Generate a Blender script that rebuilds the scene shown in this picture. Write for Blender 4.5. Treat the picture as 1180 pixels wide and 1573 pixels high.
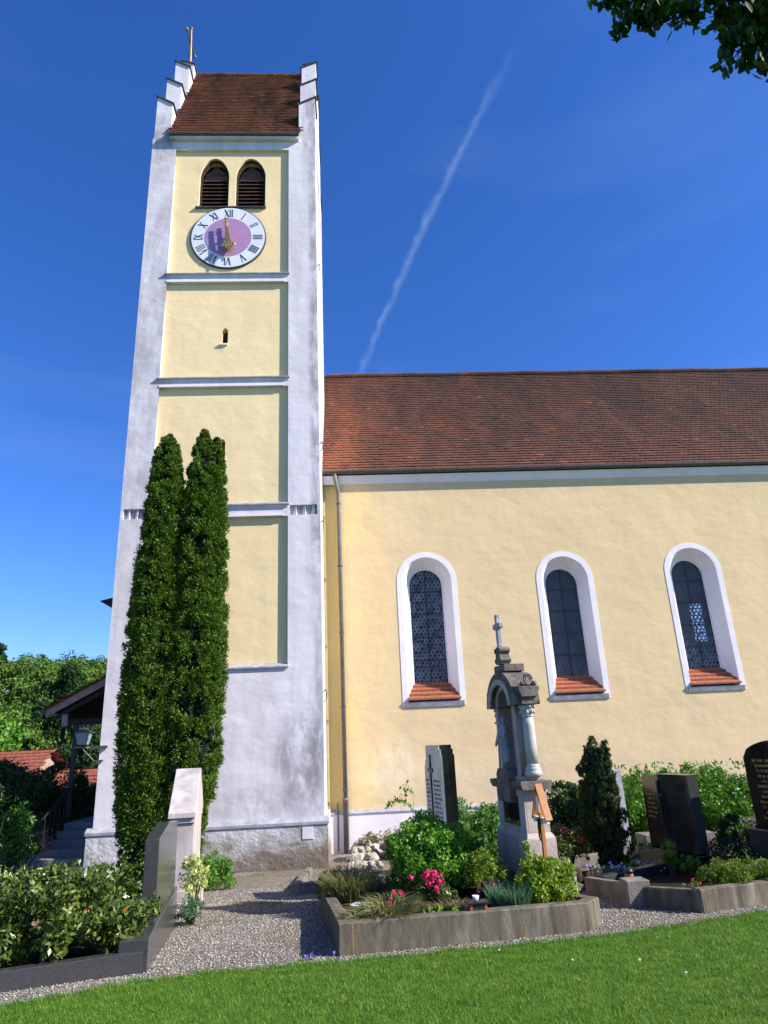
import bpy, math, random
import numpy as np
from mathutils import Vector, Matrix
from math import radians, sin, cos, pi, atan, tan, sqrt, atan2

for o in list(bpy.data.objects): bpy.data.objects.remove(o)
C = bpy.context.scene.collection
scn = bpy.context.scene

# ---------------------------------------------------------------- camera
FPX = 1040.0; ROLL = .0466; YAW = radians(3.4); PITCH = atan(FPX / 3028)
EYE = Vector((0, 0, 1.6))
FW = Vector((sin(YAW) * cos(PITCH), cos(YAW) * cos(PITCH), sin(PITCH)))
R0 = Vector((cos(YAW), -sin(YAW), 0)); U0 = R0.cross(FW)
CR = R0 * cos(ROLL) - U0 * sin(ROLL); CU = R0 * sin(ROLL) + U0 * cos(ROLL)
cam_d = bpy.data.cameras.new('camera'); cam = bpy.data.objects.new('camera', cam_d); C.objects.link(cam)
cam.matrix_world = Matrix(((CR.x, CU.x, -FW.x, EYE.x), (CR.y, CU.y, -FW.y, EYE.y), (CR.z, CU.z, -FW.z, EYE.z), (0, 0, 0, 1)))
cam_d.sensor_fit = 'VERTICAL'; cam_d.sensor_height = 36; cam_d.lens = FPX / 1573 * 36
cam_d.clip_start = .05; cam_d.clip_end = 3000
scn.camera = cam

# ---------------------------------------------------------------- light
AZ, EL = radians(70), radians(35)
sund = Vector((sin(AZ) * cos(EL), -cos(AZ) * cos(EL), sin(EL)))
sd = bpy.data.lights.new('sun', 'SUN'); sd.energy = 5.0; sd.angle = radians(.53); sd.color = (1, .95, .87)
so = bpy.data.objects.new('sun', sd); C.objects.link(so)
so.rotation_euler = sund.to_track_quat('Z', 'Y').to_euler()
W = bpy.data.worlds.new('World'); scn.world = W; W.use_nodes = True
wt = W.node_tree; wn = wt.nodes; wl = wt.links; wn.clear()
sky = wn.new('ShaderNodeTexSky'); sky.sky_type = 'NISHITA'; sky.sun_disc = False
sky.sun_elevation = EL; sky.sun_rotation = atan2(sund.x, sund.y); sky.ozone_density = 2.2; sky.dust_density = .3; sky.air_density = .9
hs = wn.new('ShaderNodeHueSaturation'); hs.inputs['Saturation'].default_value = 1.15
tint = wn.new('ShaderNodeMix'); tint.data_type = 'RGBA'; tint.blend_type = 'MULTIPLY'; tint.inputs[0].default_value = 1; tint.inputs[7].default_value = (.82, .91, 1.31, 1)   # deep spring-sky blue
wl.new(sky.outputs[0], tint.inputs[6]); wl.new(tint.outputs[2], hs.inputs['Color'])
wb = wn.new('ShaderNodeBackground'); wb.inputs[1].default_value = .102
wo = wn.new('ShaderNodeOutputWorld'); wl.new(wb.outputs[0], wo.inputs[0])

def raydir(px, py):
    return (FW + CR * ((px - 590) / FPX) - CU * ((py - 786.5) / FPX))
def N_(t, l, typ, **kw):
    n = t.new(typ)
    for k, v in kw.items(): setattr(n, k, v)
    return n
# contrail: a soft noisy band of ice cloud on the sky dome, along a great circle
ca, cb = raydir(560, 560).normalized(), raydir(800, 60).normalized()
gn = ca.cross(cb).normalized(); along = (cb - ca).normalized(); mid = (ca + cb).normalized()
geo = wn.new('ShaderNodeTexCoord')
def vmath(op, a, b):
    n = wn.new('ShaderNodeVectorMath'); n.operation = op
    for i, q in enumerate((a, b)):
        if isinstance(q, (tuple, Vector)): n.inputs[i].default_value = tuple(q)
        elif q is not None: wl.new(q, n.inputs[i])
    return n
def wm(op, a, b=None, c=None, clamp=False):
    n = wn.new('ShaderNodeMath'); n.operation = op; n.use_clamp = clamp
    for i, q in enumerate((a, b, c)):
        if q is None: continue
        if isinstance(q, (int, float)): n.inputs[i].default_value = q
        else: wl.new(q, n.inputs[i])
    return n.outputs[0]
dirv = vmath('NORMALIZE', geo.outputs['Generated'], None).outputs[0]
d1 = vmath('DOT_PRODUCT', dirv, gn).outputs['Value']
t1 = vmath('DOT_PRODUCT', dirv, along).outputs['Value']
fr = vmath('DOT_PRODUCT', dirv, mid).outputs['Value']
nz = wn.new('ShaderNodeTexNoise'); nz.inputs['Scale'].default_value = 46; nz.inputs['Detail'].default_value = 6
wl.new(dirv, nz.inputs['Vector'])
nz2 = wn.new('ShaderNodeTexNoise'); nz2.inputs['Scale'].default_value = 9; nz2.inputs['Detail'].default_value = 2
wl.new(dirv, nz2.inputs['Vector'])
# bend + ragged offset
off = wm('MULTIPLY', wm('SUBTRACT', nz.outputs['Fac'], .5), .014)
bend = wm('MULTIPLY', wm('POWER', wm('ABSOLUTE', t1), 2.0), .16)
dd = wm('ABSOLUTE', wm('ADD', wm('SUBTRACT', wm('ADD', d1, off), bend), .008))
wid = wm('MULTIPLY_ADD', nz2.outputs['Fac'], .013, .0005)
band = wm('SUBTRACT', 1, wm('DIVIDE', dd, wid), clamp=True)
fade = wm('SUBTRACT', 1, wm('POWER', wm('ABSOLUTE', wm('DIVIDE', wm('ADD', t1, .05), .27)), 2.0), clamp=True)
msk = wm('MULTIPLY', wm('MULTIPLY', band, fade), wm('MULTIPLY', wm('GREATER_THAN', fr, .5), wm('MULTIPLY_ADD', nz.outputs['Fac'], .9, -.08)), clamp=True)
# faint cirrus near the horizon
nz3 = wn.new('ShaderNodeTexNoise'); nz3.inputs['Scale'].default_value = 2.2; nz3.inputs['Detail'].default_value = 5
mp = wn.new('ShaderNodeMapping'); mp.inputs['Scale'].default_value = (1, 1, 5); wl.new(dirv, mp.inputs[0]); wl.new(mp.outputs[0], nz3.inputs['Vector'])
cir = wm('MULTIPLY', wm('SUBTRACT', nz3.outputs['Fac'], .52, clamp=True), .22)
tot = wm('ADD', wm('MULTIPLY', msk, .46), cir, clamp=True)
mxs = wn.new('ShaderNodeMix'); mxs.data_type = 'RGBA'; wl.new(tot, mxs.inputs[0]); wl.new(hs.outputs[0], mxs.inputs[6]); mxs.inputs[7].default_value = (3.6, 4.6, 6.4, 1)
wl.new(mxs.outputs[2], wb.inputs[0])
scn.view_settings.view_transform = 'Standard'; scn.view_settings.look = 'None'
scn.view_settings.exposure = 0.80; scn.view_settings.gamma = 1
scn.render.engine = 'CYCLES'

# ---------------------------------------------------------------- helpers
random.seed(7); rng = np.random.default_rng(7)
def at(px, py, y):
    d = raydir(px, py); return EYE + d * (y / d.y)
def gz(y): return -.0725 * (min(y, 17) - 4) if y > 0 else .29
def topz(y): return .03 - .09 * (y - 7.3)

class MB:
    def __init__(s): s.v = []; s.f = []
    def add(s, vs, fs, M=None):
        b = len(s.v)
        s.v += [tuple(M @ Vector(q)) if M else tuple(q) for q in vs]
        s.f += [tuple(i + b for i in f) for f in fs]; return s
    def box(s, x0, x1, y0, y1, z0, z1, M=None):
        return s.add([(x0,y0,z0),(x1,y0,z0),(x1,y1,z0),(x0,y1,z0),(x0,y0,z1),(x1,y0,z1),(x1,y1,z1),(x0,y1,z1)],
                     [(0,3,2,1),(4,5,6,7),(0,1,5,4),(1,2,6,5),(2,3,7,6),(3,0,4,7)], M)
    def hexa(s, bot, top, M=None):
        n = len(bot); vs = list(bot) + list(top)
        fs = [tuple(range(n))[::-1], tuple(range(n, 2*n))] + [(i, (i+1) % n, n+(i+1) % n, n+i) for i in range(n)]
        return s.add(vs, fs, M)
    def prism(s, poly, axis, a, b, M=None):
        def p3(q, t):
            return {'x': (t, q[0], q[1]), 'y': (q[0], t, q[1]), 'z': (q[0], q[1], t)}[axis]
        return s.hexa([p3(q, a) for q in poly], [p3(q, b) for q in poly], M)
    def tube(s, pts, r, n=8, M=None):
        pts = [Vector(p) for p in pts]; rs = r if hasattr(r, '__len__') else [r] * len(pts)
        vs = []; ref = Vector((.3, .2, 1))
        for i, p in enumerate(pts):
            d = (pts[min(i+1, len(pts)-1)] - pts[max(i-1, 0)]).normalized()
            a = d.cross(ref if abs(d.dot(ref.normalized())) < .95 else Vector((1, 0, 0))).normalized(); b = d.cross(a)
            for k in range(n):
                t = 2*pi*k/n; vs.append(p + (a*cos(t) + b*sin(t)) * rs[i])
        fs = [(i*n+k, i*n+(k+1) % n, (i+1)*n+(k+1) % n, (i+1)*n+k) for i in range(len(pts)-1) for k in range(n)]
        fs += [tuple(range(n))[::-1], tuple(range((len(pts)-1)*n, len(pts)*n))]
        return s.add(vs, fs, M)
    def lathe(s, prof, cx=0, cy=0, n=20, M=None):
        vs = [(cx + r*cos(2*pi*k/n), cy + r*sin(2*pi*k/n), z) for r, z in prof for k in range(n)]
        fs = [(i*n+k, i*n+(k+1) % n, (i+1)*n+(k+1) % n, (i+1)*n+k) for i in range(len(prof)-1) for k in range(n)]
        fs += [tuple(range(n))[::-1], tuple(range((len(prof)-1)*n, len(prof)*n))]
        return s.add(vs, fs, M)
    def ball(s, c, r, n=8, m=6, jit=0, M=None):
        r = r if hasattr(r, '__len__') else (r, r, r)
        vs = [(c[0], c[1], c[2]-r[2])]
        for i in range(1, m):
            for k in range(n):
                a = pi*i/m; t = 2*pi*k/n; q = 1 + random.uniform(-jit, jit)
                vs.append((c[0]+r[0]*sin(a)*cos(t)*q, c[1]+r[1]*sin(a)*sin(t)*q, c[2]-r[2]*cos(a)*q))
        vs.append((c[0], c[1], c[2]+r[2])); L = len(vs)-1
        fs = [(0, 1+(k+1) % n, 1+k) for k in range(n)]
        fs += [(1+i*n+k, 1+i*n+(k+1) % n, 1+(i+1)*n+(k+1) % n, 1+(i+1)*n+k) for i in range(m-2) for k in range(n)]
        fs += [(L, 1+(m-2)*n+k, 1+(m-2)*n+(k+1) % n) for k in range(n)]
        return s.add(vs, fs, M)
    def build(s, name, mat, parent=None, smooth=False, world=False, bevel=0):
        me = bpy.data.meshes.new(name); vs = s.v
        if world and parent is not None:
            iv = parent.matrix_basis.inverted(); vs = [tuple(iv @ Vector(v)) for v in vs]
        me.from_pydata(vs, [], s.f); 
        return finish(me, name, mat, parent, smooth, bevel)
def finish(me, name, mat, parent=None, smooth=False, bevel=0):
    import bmesh
    bm = bmesh.new(); bm.from_mesh(me)
    bmesh.ops.recalc_face_normals(bm, faces=bm.faces)
    if bevel: bmesh.ops.bevel(bm, geom=[e for e in bm.edges if len(e.link_faces) == 2 and e.calc_face_angle(0) > .6], offset=bevel, segments=1, affect='EDGES', clamp_overlap=True)
    bm.to_mesh(me); bm.free()
    for m in (mat if isinstance(mat, (list, tuple)) else [mat]): me.materials.append(m)
    if smooth:
        for p in me.polygons: p.use_smooth = True
    o = bpy.data.objects.new(name, me); C.objects.link(o)
    if parent is not None: o.parent = parent
    return o
def thing(name, label, cat, loc=(0, 0, 0), rz=0, group=None):
    o = bpy.data.objects.new(name, None); C.objects.link(o); o.empty_display_size = .2
    o.location = loc; o.rotation_euler = (0, 0, rz); o['label'] = label; o['category'] = cat
    if group: o['group'] = group
    o.matrix_basis = Matrix.Translation(Vector(loc)) @ Matrix.Rotation(rz, 4, 'Z')
    return o
def tag(o, label, cat, group=None):
    o['label'] = label; o['category'] = cat
    if group: o['group'] = group
    return o
def struct(o): o['kind'] = 'structure'; return o

# 2D outline with holes extruded along y (front face at y0, back at y1)
def plate(name, outer, holes, y0, y1, mat, parent=None, world=True):
    cu = bpy.data.curves.new(name, 'CURVE'); cu.dimensions = '2D'; cu.fill_mode = 'BOTH'; cu.extrude = (y1 - y0) / 2
    for poly in [outer] + list(holes):
        sp = cu.splines.new('POLY'); sp.points.add(len(poly) - 1)
        for i, (x, z) in enumerate(poly): sp.points[i].co = (x, z, 0, 1)
        sp.use_cyclic_u = True
    tmp = bpy.data.objects.new('tmp', cu); C.objects.link(tmp)
    dg = bpy.context.evaluated_depsgraph_get(); dg.update()
    me = bpy.data.meshes.new_from_object(tmp.evaluated_get(dg)); bpy.data.objects.remove(tmp)
    iv = parent.matrix_basis.inverted() if (parent is not None and world) else Matrix()
    for v in me.vertices:
        x, z, e = v.co; v.co = iv @ Vector((x, (y0+y1)/2 + e, z))
    me.materials.clear()
    return finish(me, name, mat, parent)
def rect(x0, x1, z0, z1): return [(x0, z0), (x1, z0), (x1, z1), (x0, z1)]
def arch(x0, x1, z0, z1, n=16):   # round arch, top at z1
    r = (x1-x0)/2; c = (x0+x1)/2
    return [(x0, z0), (x1, z0)] + [(c + r*cos(pi*k/n), z1 - r + r*sin(pi*k/n)) for k in range(n+1)]
def lancet(x0, x1, z0, zs, z1, n=7):
    c = (x0+x1)/2; pts = [(x0, z0), (x1, z0)]
    for k in range(n+1):
        t = k/n; pts.append((x1 - (x1-c)*(1-cos(t*pi/2))**.85 if k < n else c, zs + (z1-zs)*sin(t*pi/2)**1.0))
    return pts + [(2*c-x, z) for x, z in pts[2:-1]][::-1]

# ---------------------------------------------------------------- materials
def newmat(name, rough=.8, spec=.3):
    m = bpy.data.materials.new(name); m.use_nodes = True; b = m.node_tree.nodes['Principled BSDF']
    b.inputs['Roughness'].default_value = rough; b.inputs['Specular IOR Level'].default_value = spec
    return m, m.node_tree.nodes, m.node_tree.links, b
def ramp(n, stops):
    r = n.new('ShaderNodeValToRGB'); e = r.color_ramp.elements
    while len(e) > 1: e.remove(e[-1])
    e[0].position, e[0].color = stops[0][0], (*stops[0][1], 1)
    for p, c in stops[1:]: q = e.new(p); q.color = (*c, 1)
    return r
def noise(n, l, sc, det=4, scale=(1, 1, 1), rough=.6, co=None, dist=0):
    if co is None: co = n.new('ShaderNodeTexCoord').outputs['Object']
    mp = n.new('ShaderNodeMapping'); mp.inputs['Scale'].default_value = scale; l.new(co, mp.inputs[0])
    t = n.new('ShaderNodeTexNoise'); t.inputs['Scale'].default_value = sc; t.inputs['Detail'].default_value = det; t.inputs['Roughness'].default_value = rough
    t.inputs['Distortion'].default_value = dist
    l.new(mp.outputs[0], t.inputs['Vector']); return t.outputs['Fac']
def mixc(n, l, f, a, b, mode='MIX'):
    x = n.new('ShaderNodeMix'); x.data_type = 'RGBA'; x.blend_type = mode
    for i, q in ((0, f), (6, a), (7, b)):
        if isinstance(q, (int, float)): x.inputs[i].default_value = q
        elif isinstance(q, tuple): x.inputs[i].default_value = (*q, 1)
        else: l.new(q, x.inputs[i])
    return x.outputs[2]
def mth(n, l, op, a, b=None, clamp=False):
    x = n.new('ShaderNodeMath'); x.operation = op; x.use_clamp = clamp
    for i, q in enumerate((a, b)):
        if q is None: continue
        if isinstance(q, (int, float)): x.inputs[i].default_value = q
        else: l.new(q, x.inputs[i])
    return x.outputs[0]
def bump(n, l, b, hs_, ):
    prev = None
    for h, st, di in hs_:
        x = n.new('ShaderNodeBump'); x.inputs['Strength'].default_value = st; x.inputs['Distance'].default_value = di
        l.new(h, x.inputs['Height'])
        if prev: l.new(prev, x.inputs['Normal'])
        prev = x.outputs[0]
    l.new(prev, b.inputs['Normal'])
def simple(name, c1, c2=None, sc=6, rough=.8, spec=.3, bs=.3, bd=.01, bsc=30, stretch=(1, 1, 1), metal=0, lo=.35, hi=.65):
    m, n, l, b = newmat(name, rough, spec); b.inputs['Metallic'].default_value = metal
    c2 = c2 or tuple(q*.75 for q in c1)
    r = ramp(n, [(lo, c2), (hi, c1)]); l.new(noise(n, l, sc, 5, stretch), r.inputs[0]); l.new(r.outputs[0], b.inputs['Base Color'])
    if bs: bump(n, l, b, [(noise(n, l, bsc, 4, stretch), bs, bd)])
    return m
def blobmask(n, l, co, cx, cz, rx, rz, nsc=3, amt=.9):
    sp = n.new('ShaderNodeSeparateXYZ'); l.new(co, sp.inputs[0])
    a = mth(n, l, 'DIVIDE', mth(n, l, 'SUBTRACT', sp.outputs[0], cx), rx); c = mth(n, l, 'DIVIDE', mth(n, l, 'SUBTRACT', sp.outputs[2], cz), rz)
    d = mth(n, l, 'ADD', mth(n, l, 'MULTIPLY', a, a), mth(n, l, 'MULTIPLY', c, c))
    g = mth(n, l, 'SUBTRACT', 1.25, d, True)
    nn = noise(n, l, nsc*1.15, 8, (1, 1, .40), .70, co, .25)
    q = mth(n, l, 'MULTIPLY', mth(n, l, 'SUBTRACT', nn, .38, True), 4.5, True)
    return mth(n, l, 'MULTIPLY', mth(n, l, 'MULTIPLY', g, q, True), amt)
def stucco(name, col, dirt, streak=.5, wav=.05, stain=None, patch=.5):
    m, n, l, b = newmat(name, .92, .15)
    co = n.new('ShaderNodeNewGeometry').outputs['Position']
    f1 = noise(n, l, .9, 6, (1, 1, .55), .62, co); f2 = noise(n, l, 2.2, 6, (1, 1, .12), .65, co, .4); f3 = noise(n, l, 14, 4, (1, 1, 1), .7, co)
    r1 = ramp(n, [(.42, (1, 1, 1)), (.78, (0, 0, 0))]); l.new(f2, r1.inputs[0])
    inv = mth(n, l, 'SUBTRACT', 1, r1.outputs[0])
    k = mth(n, l, 'MULTIPLY', inv, streak)
    c = mixc(n, l, k, col, dirt)
    r2 = ramp(n, [(.35, tuple(q*(1-.10*patch) for q in (1, .985, .96))), (.65, (1, 1, 1))]); l.new(f1, r2.inputs[0])
    c = mixc(n, l, 1.0, c, r2.outputs[0], 'MULTIPLY')
    r3 = ramp(n, [(.3, (.94, .94, .94)), (.6, (1, 1, 1))]); l.new(f3, r3.inputs[0])
    c = mixc(n, l, .7, c, r3.outputs[0], 'MULTIPLY')
    if stain: c = stain(n, l, co, c)
    l.new(c, b.inputs['Base Color'])
    bump(n, l, b, [(noise(n, l, 1.5, 2, (1, 1, 1.3), .45, co, .1), 1, wav*3.0), (noise(n, l, 7, 3, (1, 1, 1.3), .5, co, .1), 1, wav*.45), (noise(n, l, 60, 3, (1, 1, 1), .6, co), .5, .004)])
    return m
def tower_stain(n, l, co, c):
    for cx, cz, rx, rz, ns, am in ((-1.15, 1.4, .75, 1.2, 2.4, .85), (-.75, 2.2, .3, 1.6, 4, .55), (-1.5, .45, 2.0, .4, 3, .5), (-5.5, 12.5, .8, 8, 1.6, .5), (-.75, 12, .22, 10, 2.4, .75), (-5.5, 20.3, .6, 1.3, 3, .7), (-.8, 21, .3, 2.5, 3, .7)):
        c = mixc(n, l, blobmask(n, l, co, cx, cz, rx, rz, ns, am), c, (.23, .22, .23))
    return c
M_white = stucco('white_render', (.77, .725, .765), (.36, .34, .36), .45, .009, tower_stain)
M_yellow = stucco('pale_yellow_render', (.90, .71, .40), (.66, .53, .33), .22, .007)
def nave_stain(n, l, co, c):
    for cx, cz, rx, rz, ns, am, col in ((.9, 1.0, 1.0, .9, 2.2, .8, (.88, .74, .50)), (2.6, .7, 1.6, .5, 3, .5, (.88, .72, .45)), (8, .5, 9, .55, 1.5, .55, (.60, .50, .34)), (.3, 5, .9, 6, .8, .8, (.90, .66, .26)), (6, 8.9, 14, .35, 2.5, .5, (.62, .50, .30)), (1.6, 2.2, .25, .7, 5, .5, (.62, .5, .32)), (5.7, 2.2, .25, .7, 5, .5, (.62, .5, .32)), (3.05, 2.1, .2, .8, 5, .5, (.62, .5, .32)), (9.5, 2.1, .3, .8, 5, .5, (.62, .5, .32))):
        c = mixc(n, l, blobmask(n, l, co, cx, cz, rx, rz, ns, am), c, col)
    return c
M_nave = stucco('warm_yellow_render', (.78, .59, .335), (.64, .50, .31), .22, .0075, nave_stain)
M_navestrip = stucco('yellow_render_painted_shade', (.78, .60, .24), (.6, .46, .22), .3, .01)  # deeper yellow puts the recess shade and warm bounce light into the colour
M_wframe = stucco('white_window_render', (.84, .80, .83), (.6, .59, .62), .15, .006)
M_ledge = simple('grey_ledge', (.42, .42, .46), (.26, .26, .28), 5, .8, .2, .4, .01, 20)
# plinth: grey peeling render
m, n, l, b = newmat('peeling_plinth_render', .95, .1)
co = n.new('ShaderNodeNewGeometry').outputs['Position']
r = ramp(n, [(.40, (.60, .58, .59)), (.50, (.44, .42, .41)), (.57, (.36, .33, .30)), (.62, (.25, .21, .17)), (.75, (.20, .165, .13))])
sp = n.new('ShaderNodeSeparateXYZ'); l.new(co, sp.inputs[0])
zz = mth(n, l, 'MULTIPLY', mth(n, l, 'ADD', sp.outputs[2], .35), -.26)
xx = mth(n, l, 'MULTIPLY', mth(n, l, 'ADD', sp.outputs[0], 2.6), .035)
l.new(mth(n, l, 'ADD', mth(n, l, 'ADD', noise(n, l, 1.3, 8, (1, 1, 1.4), .66, co, .4), zz), xx), r.inputs[0])
l.new(r.outputs[0], b.inputs['Base Color']); bump(n, l, b, [(noise(n, l, 6, 6, (1, 1, 1), .7, co), 1, .05)])
M_plinth = m
# roof tiles
def tilemat(name, stops, dark, big=.35, streakrot=0, edge=None):
    m, n, l, b = newmat(name, .85, .15)
    g = n.new('ShaderNodeNewGeometry'); co = g.outputs['Position']
    rnd = g.outputs['Random Per Island']
    f = noise(n, l, big, 6, (1.6, .5, .5), .66, co, .8)
    x = mth(n, l, 'ADD', mth(n, l, 'MULTIPLY', f, 1.0), mth(n, l, 'MULTIPLY', mth(n, l, 'SUBTRACT', rnd, .5), .13))
    if edge:
        sp = n.new('ShaderNodeSeparateXYZ'); l.new(co, sp.inputs[0])
        x = mth(n, l, 'ADD', x, edge(n, l, sp))
    x = mth(n, l, 'ADD', x, mth(n, l, 'MULTIPLY', mth(n, l, 'GREATER_THAN', rnd, .992), .22))
    r = ramp(n, stops); l.new(x, r.inputs[0])
    f2 = noise(n, l, 9, 5, (1, 1, 1), .7, co); r2 = ramp(n, [(.3, dark), (.6, (1, 1, 1))]); l.new(f2, r2.inputs[0])
    l.new(mixc(n, l, .8, r.outputs[0], r2.outputs[0], 'MULTIPLY'), b.inputs['Base Color'])
    bump(n, l, b, [(noise(n, l, 30, 4, (1, 1, 1), .6, co), .6, .01)])
    return m
def nave_edge(n, l, sp):
    a = mth(n, l, 'MULTIPLY', mth(n, l, 'SUBTRACT', 4.0, sp.outputs[0]), .016)
    c = mth(n, l, 'MULTIPLY', mth(n, l, 'SUBTRACT', 12.3, sp.outputs[2]), .022)
    a2 = mth(n, l, 'MULTIPLY', mth(n, l, 'SUBTRACT', .8, sp.outputs[0], True), .16)
    return mth(n, l, 'ADD', mth(n, l, 'MINIMUM', mth(n, l, 'MAXIMUM', a, -.03), .12), mth(n, l, 'ADD', c, a2))
M_tile = tilemat('old_roof_tile', [(.34, (.085, .050, .040)), (.48, (.125, .062, .047)), (.60, (.165, .074, .051)), (.74, (.215, .088, .055)), (.90, (.34, .12, .065))], (.62, .60, .58), .42, edge=nave_edge)
M_ttile = tilemat('tower_roof_tile', [(.28, (.055, .042, .034)), (.40, (.14, .068, .045)), (.52, (.23, .092, .052)), (.7, (.32, .125, .065))], (.62, .58, .55), .55)
M_redtile = tilemat('bright_red_tile', [(.3, (.24, .075, .045)), (.7, (.39, .13, .08))], (.7, .7, .7), 1.0)
M_silltile = simple('sill_tile', (.38, .125, .062), (.23, .08, .045), 12, .8, .2, .5, .01, 40)
M_zinc = simple('weathered_zinc', (.11, .105, .10), (.07, .065, .06), 8, .45, .5, .1, .004, 20, metal=.3)
M_pipe = simple('brown_pipe', (.16, .15, .13), (.11, .10, .085), 5, .5, .5, .1, .004, 20)
M_iron = simple('black_iron', (.02, .02, .022), (.012, .012, .012), 10, .5, .5, .1, .002)
M_louver = simple('brown_louvre_wood', (.16, .10, .075), (.07, .045, .035), 7, .75, .2, .3, .01, 30, (.3, 3, 3))
M_darkwood = simple('dark_wood', (.06, .04, .03), (.03, .022, .018), 7, .8, .2, .3, .01, 30)
M_black = simple('dark_interior', (.010, .009, .008), (.006, .006, .006), 3, .9, .1, 0)
M_gold = simple('gold_leaf', (.80, .52, .16), (.62, .38, .10), 12, .32, .6, .1, .004, 30, metal=.85)
M_oldgold = simple('tarnished_gold', (.42, .27, .11), (.22, .15, .07), 9, .5, .5, 0, metal=.5)
M_goldtxt = simple('gold_letter', (.42, .31, .12), (.28, .20, .07), 12, .45, .5, 0, metal=.2)
M_clockw = simple('clock_white', (.76, .77, .82), (.70, .71, .76), 3, .5, .4, 0)
M_clockp = simple('clock_purple', (.43, .25, .45), (.38, .215, .40), 2.2, .55, .4, 0)
M_clockb = simple('clock_blue_black', (.035, .05, .08), (.03, .04, .06), 3, .6, .3, 0)
m, n, l, b = newmat('mossy_concrete', .95, .12)
co = n.new('ShaderNodeNewGeometry').outputs['Position']
r = ramp(n, [(.30, (.062, .054, .038)), (.50, (.125, .108, .078)), (.66, (.20, .178, .138)), (.73, (.36, .335, .30))]); l.new(noise(n, l, 5, 8, (1.6, 1.6, .35), .68, co, .3), r.inputs[0])
r2 = ramp(n, [(.60, (0, 0, 0)), (.66, (1, 1, 1))]); l.new(noise(n, l, 3.1, 5, (2.2, 2.2, .3), .6, co), r2.inputs[0])
l.new(mixc(n, l, mth(n, l, 'MULTIPLY', r2.outputs[0], .30), r.outputs[0], (.26, .15, .05)), b.inputs['Base Color'])
bump(n, l, b, [(noise(n, l, 40, 5, (1, 1, 1), .7, co), .5, .012)]); M_concrete = m
M_grayst = simple('grey_concrete', (.235, .21, .175), (.13, .115, .095), 6, .95, .15, .5, .015, 40)
M_block = simple('pale_concrete', (.50, .45, .37), (.32, .29, .24), 7, .95, .15, .5, .015, 40)
M_step = simple('stair_stone', (.24, .23, .21), (.16, .15, .14), 5, .9, .2, .5, .012, 30)
M_granite = simple('dark_grey_granite', (.062, .061, .062), (.032, .032, .034), 90, .22, .5, 0)
M_granite2 = simple('grey_granite', (.23, .225, .23), (.13, .125, .13), 80, .35, .5, 0)
M_blackst = simple('polished_black_granite', (.010, .0095, .010), (.006, .006, .006), 60, .06, .55, 0)
M_beigest = simple('beige_limestone', (.90, .76, .55), (.76, .63, .44), 3, .8, .2, .2, .006, 30)
M_marble = simple('white_marble', (.54, .49, .46), (.33, .28, .26), 4, .7, .3, .3, .008, 25, (1, 1, .35))
M_sand = simple('pinkish_sandstone', (.46, .38, .325), (.26, .21, .175), 3, .92, .15, .5, .012, 35, (1, 1, .7), lo=.3, hi=.6)
M_sanddk = simple('blackened_sandstone', (.20, .165, .14), (.085, .07, .06), 5, .95, .15, .7, .02, 25)
M_colm = simple('grey_marble_column', (.50, .46, .425), (.38, .35, .33), 5, .35, .4, 0)
M_orange = simple('orange_varnished_wood', (.47, .20, .06), (.36, .145, .045), 6, .35, .5, .1, .004, 40, (4, 4, .5))
M_soil = simple('dark_soil', (.045, .034, .026), (.022, .017, .013), 14, 1, .05, 1, .05, 30)
M_bark = simple('bark', (.10, .075, .05), (.05, .04, .03), 9, .95, .1, .8, .03, 30, (1, 1, .3))
M_bronze = simple('dark_bronze', (.03, .035, .035), (.02, .025, .025), 9, .4, .5, 0, metal=.5)
M_redclay = simple('red_lantern_clay', (.38, .10, .04), (.25, .07, .03), 9, .5, .4, 0)
M_porc = simple('white_porcelain', (.78, .80, .82), (.7, .72, .74), 4, .3, .5, 0)
M_volute = simple('weathered_carving', (.24, .21, .19), (.10, .085, .075), 9, .9, .2, .5, .01, 30)
M_rock = simple('pale_fieldstone', (.50, .44, .35), (.28, .24, .18), 9, .95, .15, .6, .02, 30)
M_greystatue = simple('grey_white_stone', (.40, .40, .41), (.25, .25, .26), 9, .8, .2, .4, .01, 30)
M_wallw = simple('white_house_wall', (.6, .58, .55), None, 2, .9, .2, 0)
M_glasslamp, n, l, b = newmat('frosted_lamp_glass', .35, .5); b.inputs['Base Color'].default_value = (.35, .45, .45, 1); b.inputs['Transmission Weight'].default_value = .35

def leafmat(name, cols, rough=.55, trans=.25, spec=.3, patch=None):
    m, n, l, b = newmat(name, rough, spec)
    g = n.new('ShaderNodeNewGeometry')
    k = len(cols); r = ramp(n, [(i/(k-1) if k > 1 else 0, c) for i, c in enumerate(cols)])
    f = noise(n, l, patch or 3, 3, (1, 1, 1), .6, g.outputs['Position'])
    x = mth(n, l, 'ADD', mth(n, l, 'MULTIPLY', g.outputs['Random Per Island'], .65), mth(n, l, 'MULTIPLY', mth(n, l, 'SUBTRACT', f, .33), 1.0), True)
    l.new(x, r.inputs[0]); l.new(r.outputs[0], b.inputs['Base Color'])
    if trans:
        t = n.new('ShaderNodeBsdfTranslucent'); mx = n.new('ShaderNodeMixShader'); mx.inputs[0].default_value = trans
        hv = n.new('ShaderNodeHueSaturation'); hv.inputs['Saturation'].default_value = 1.15; hv.inputs['Value'].default_value = 1.4
        l.new(r.outputs[0], hv.inputs['Color']); l.new(hv.outputs[0], t.inputs[0])
        l.new(b.outputs[0], mx.inputs[1]); l.new(t.outputs[0], mx.inputs[2]); l.new(mx.outputs[0], n['Material Output'].inputs[0])
    return m
L_thuja = leafmat('thuja_green', [(.024, .052, .008), (.078, .145, .015), (.16, .26, .03)], .6, .15, .2, 4)
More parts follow.
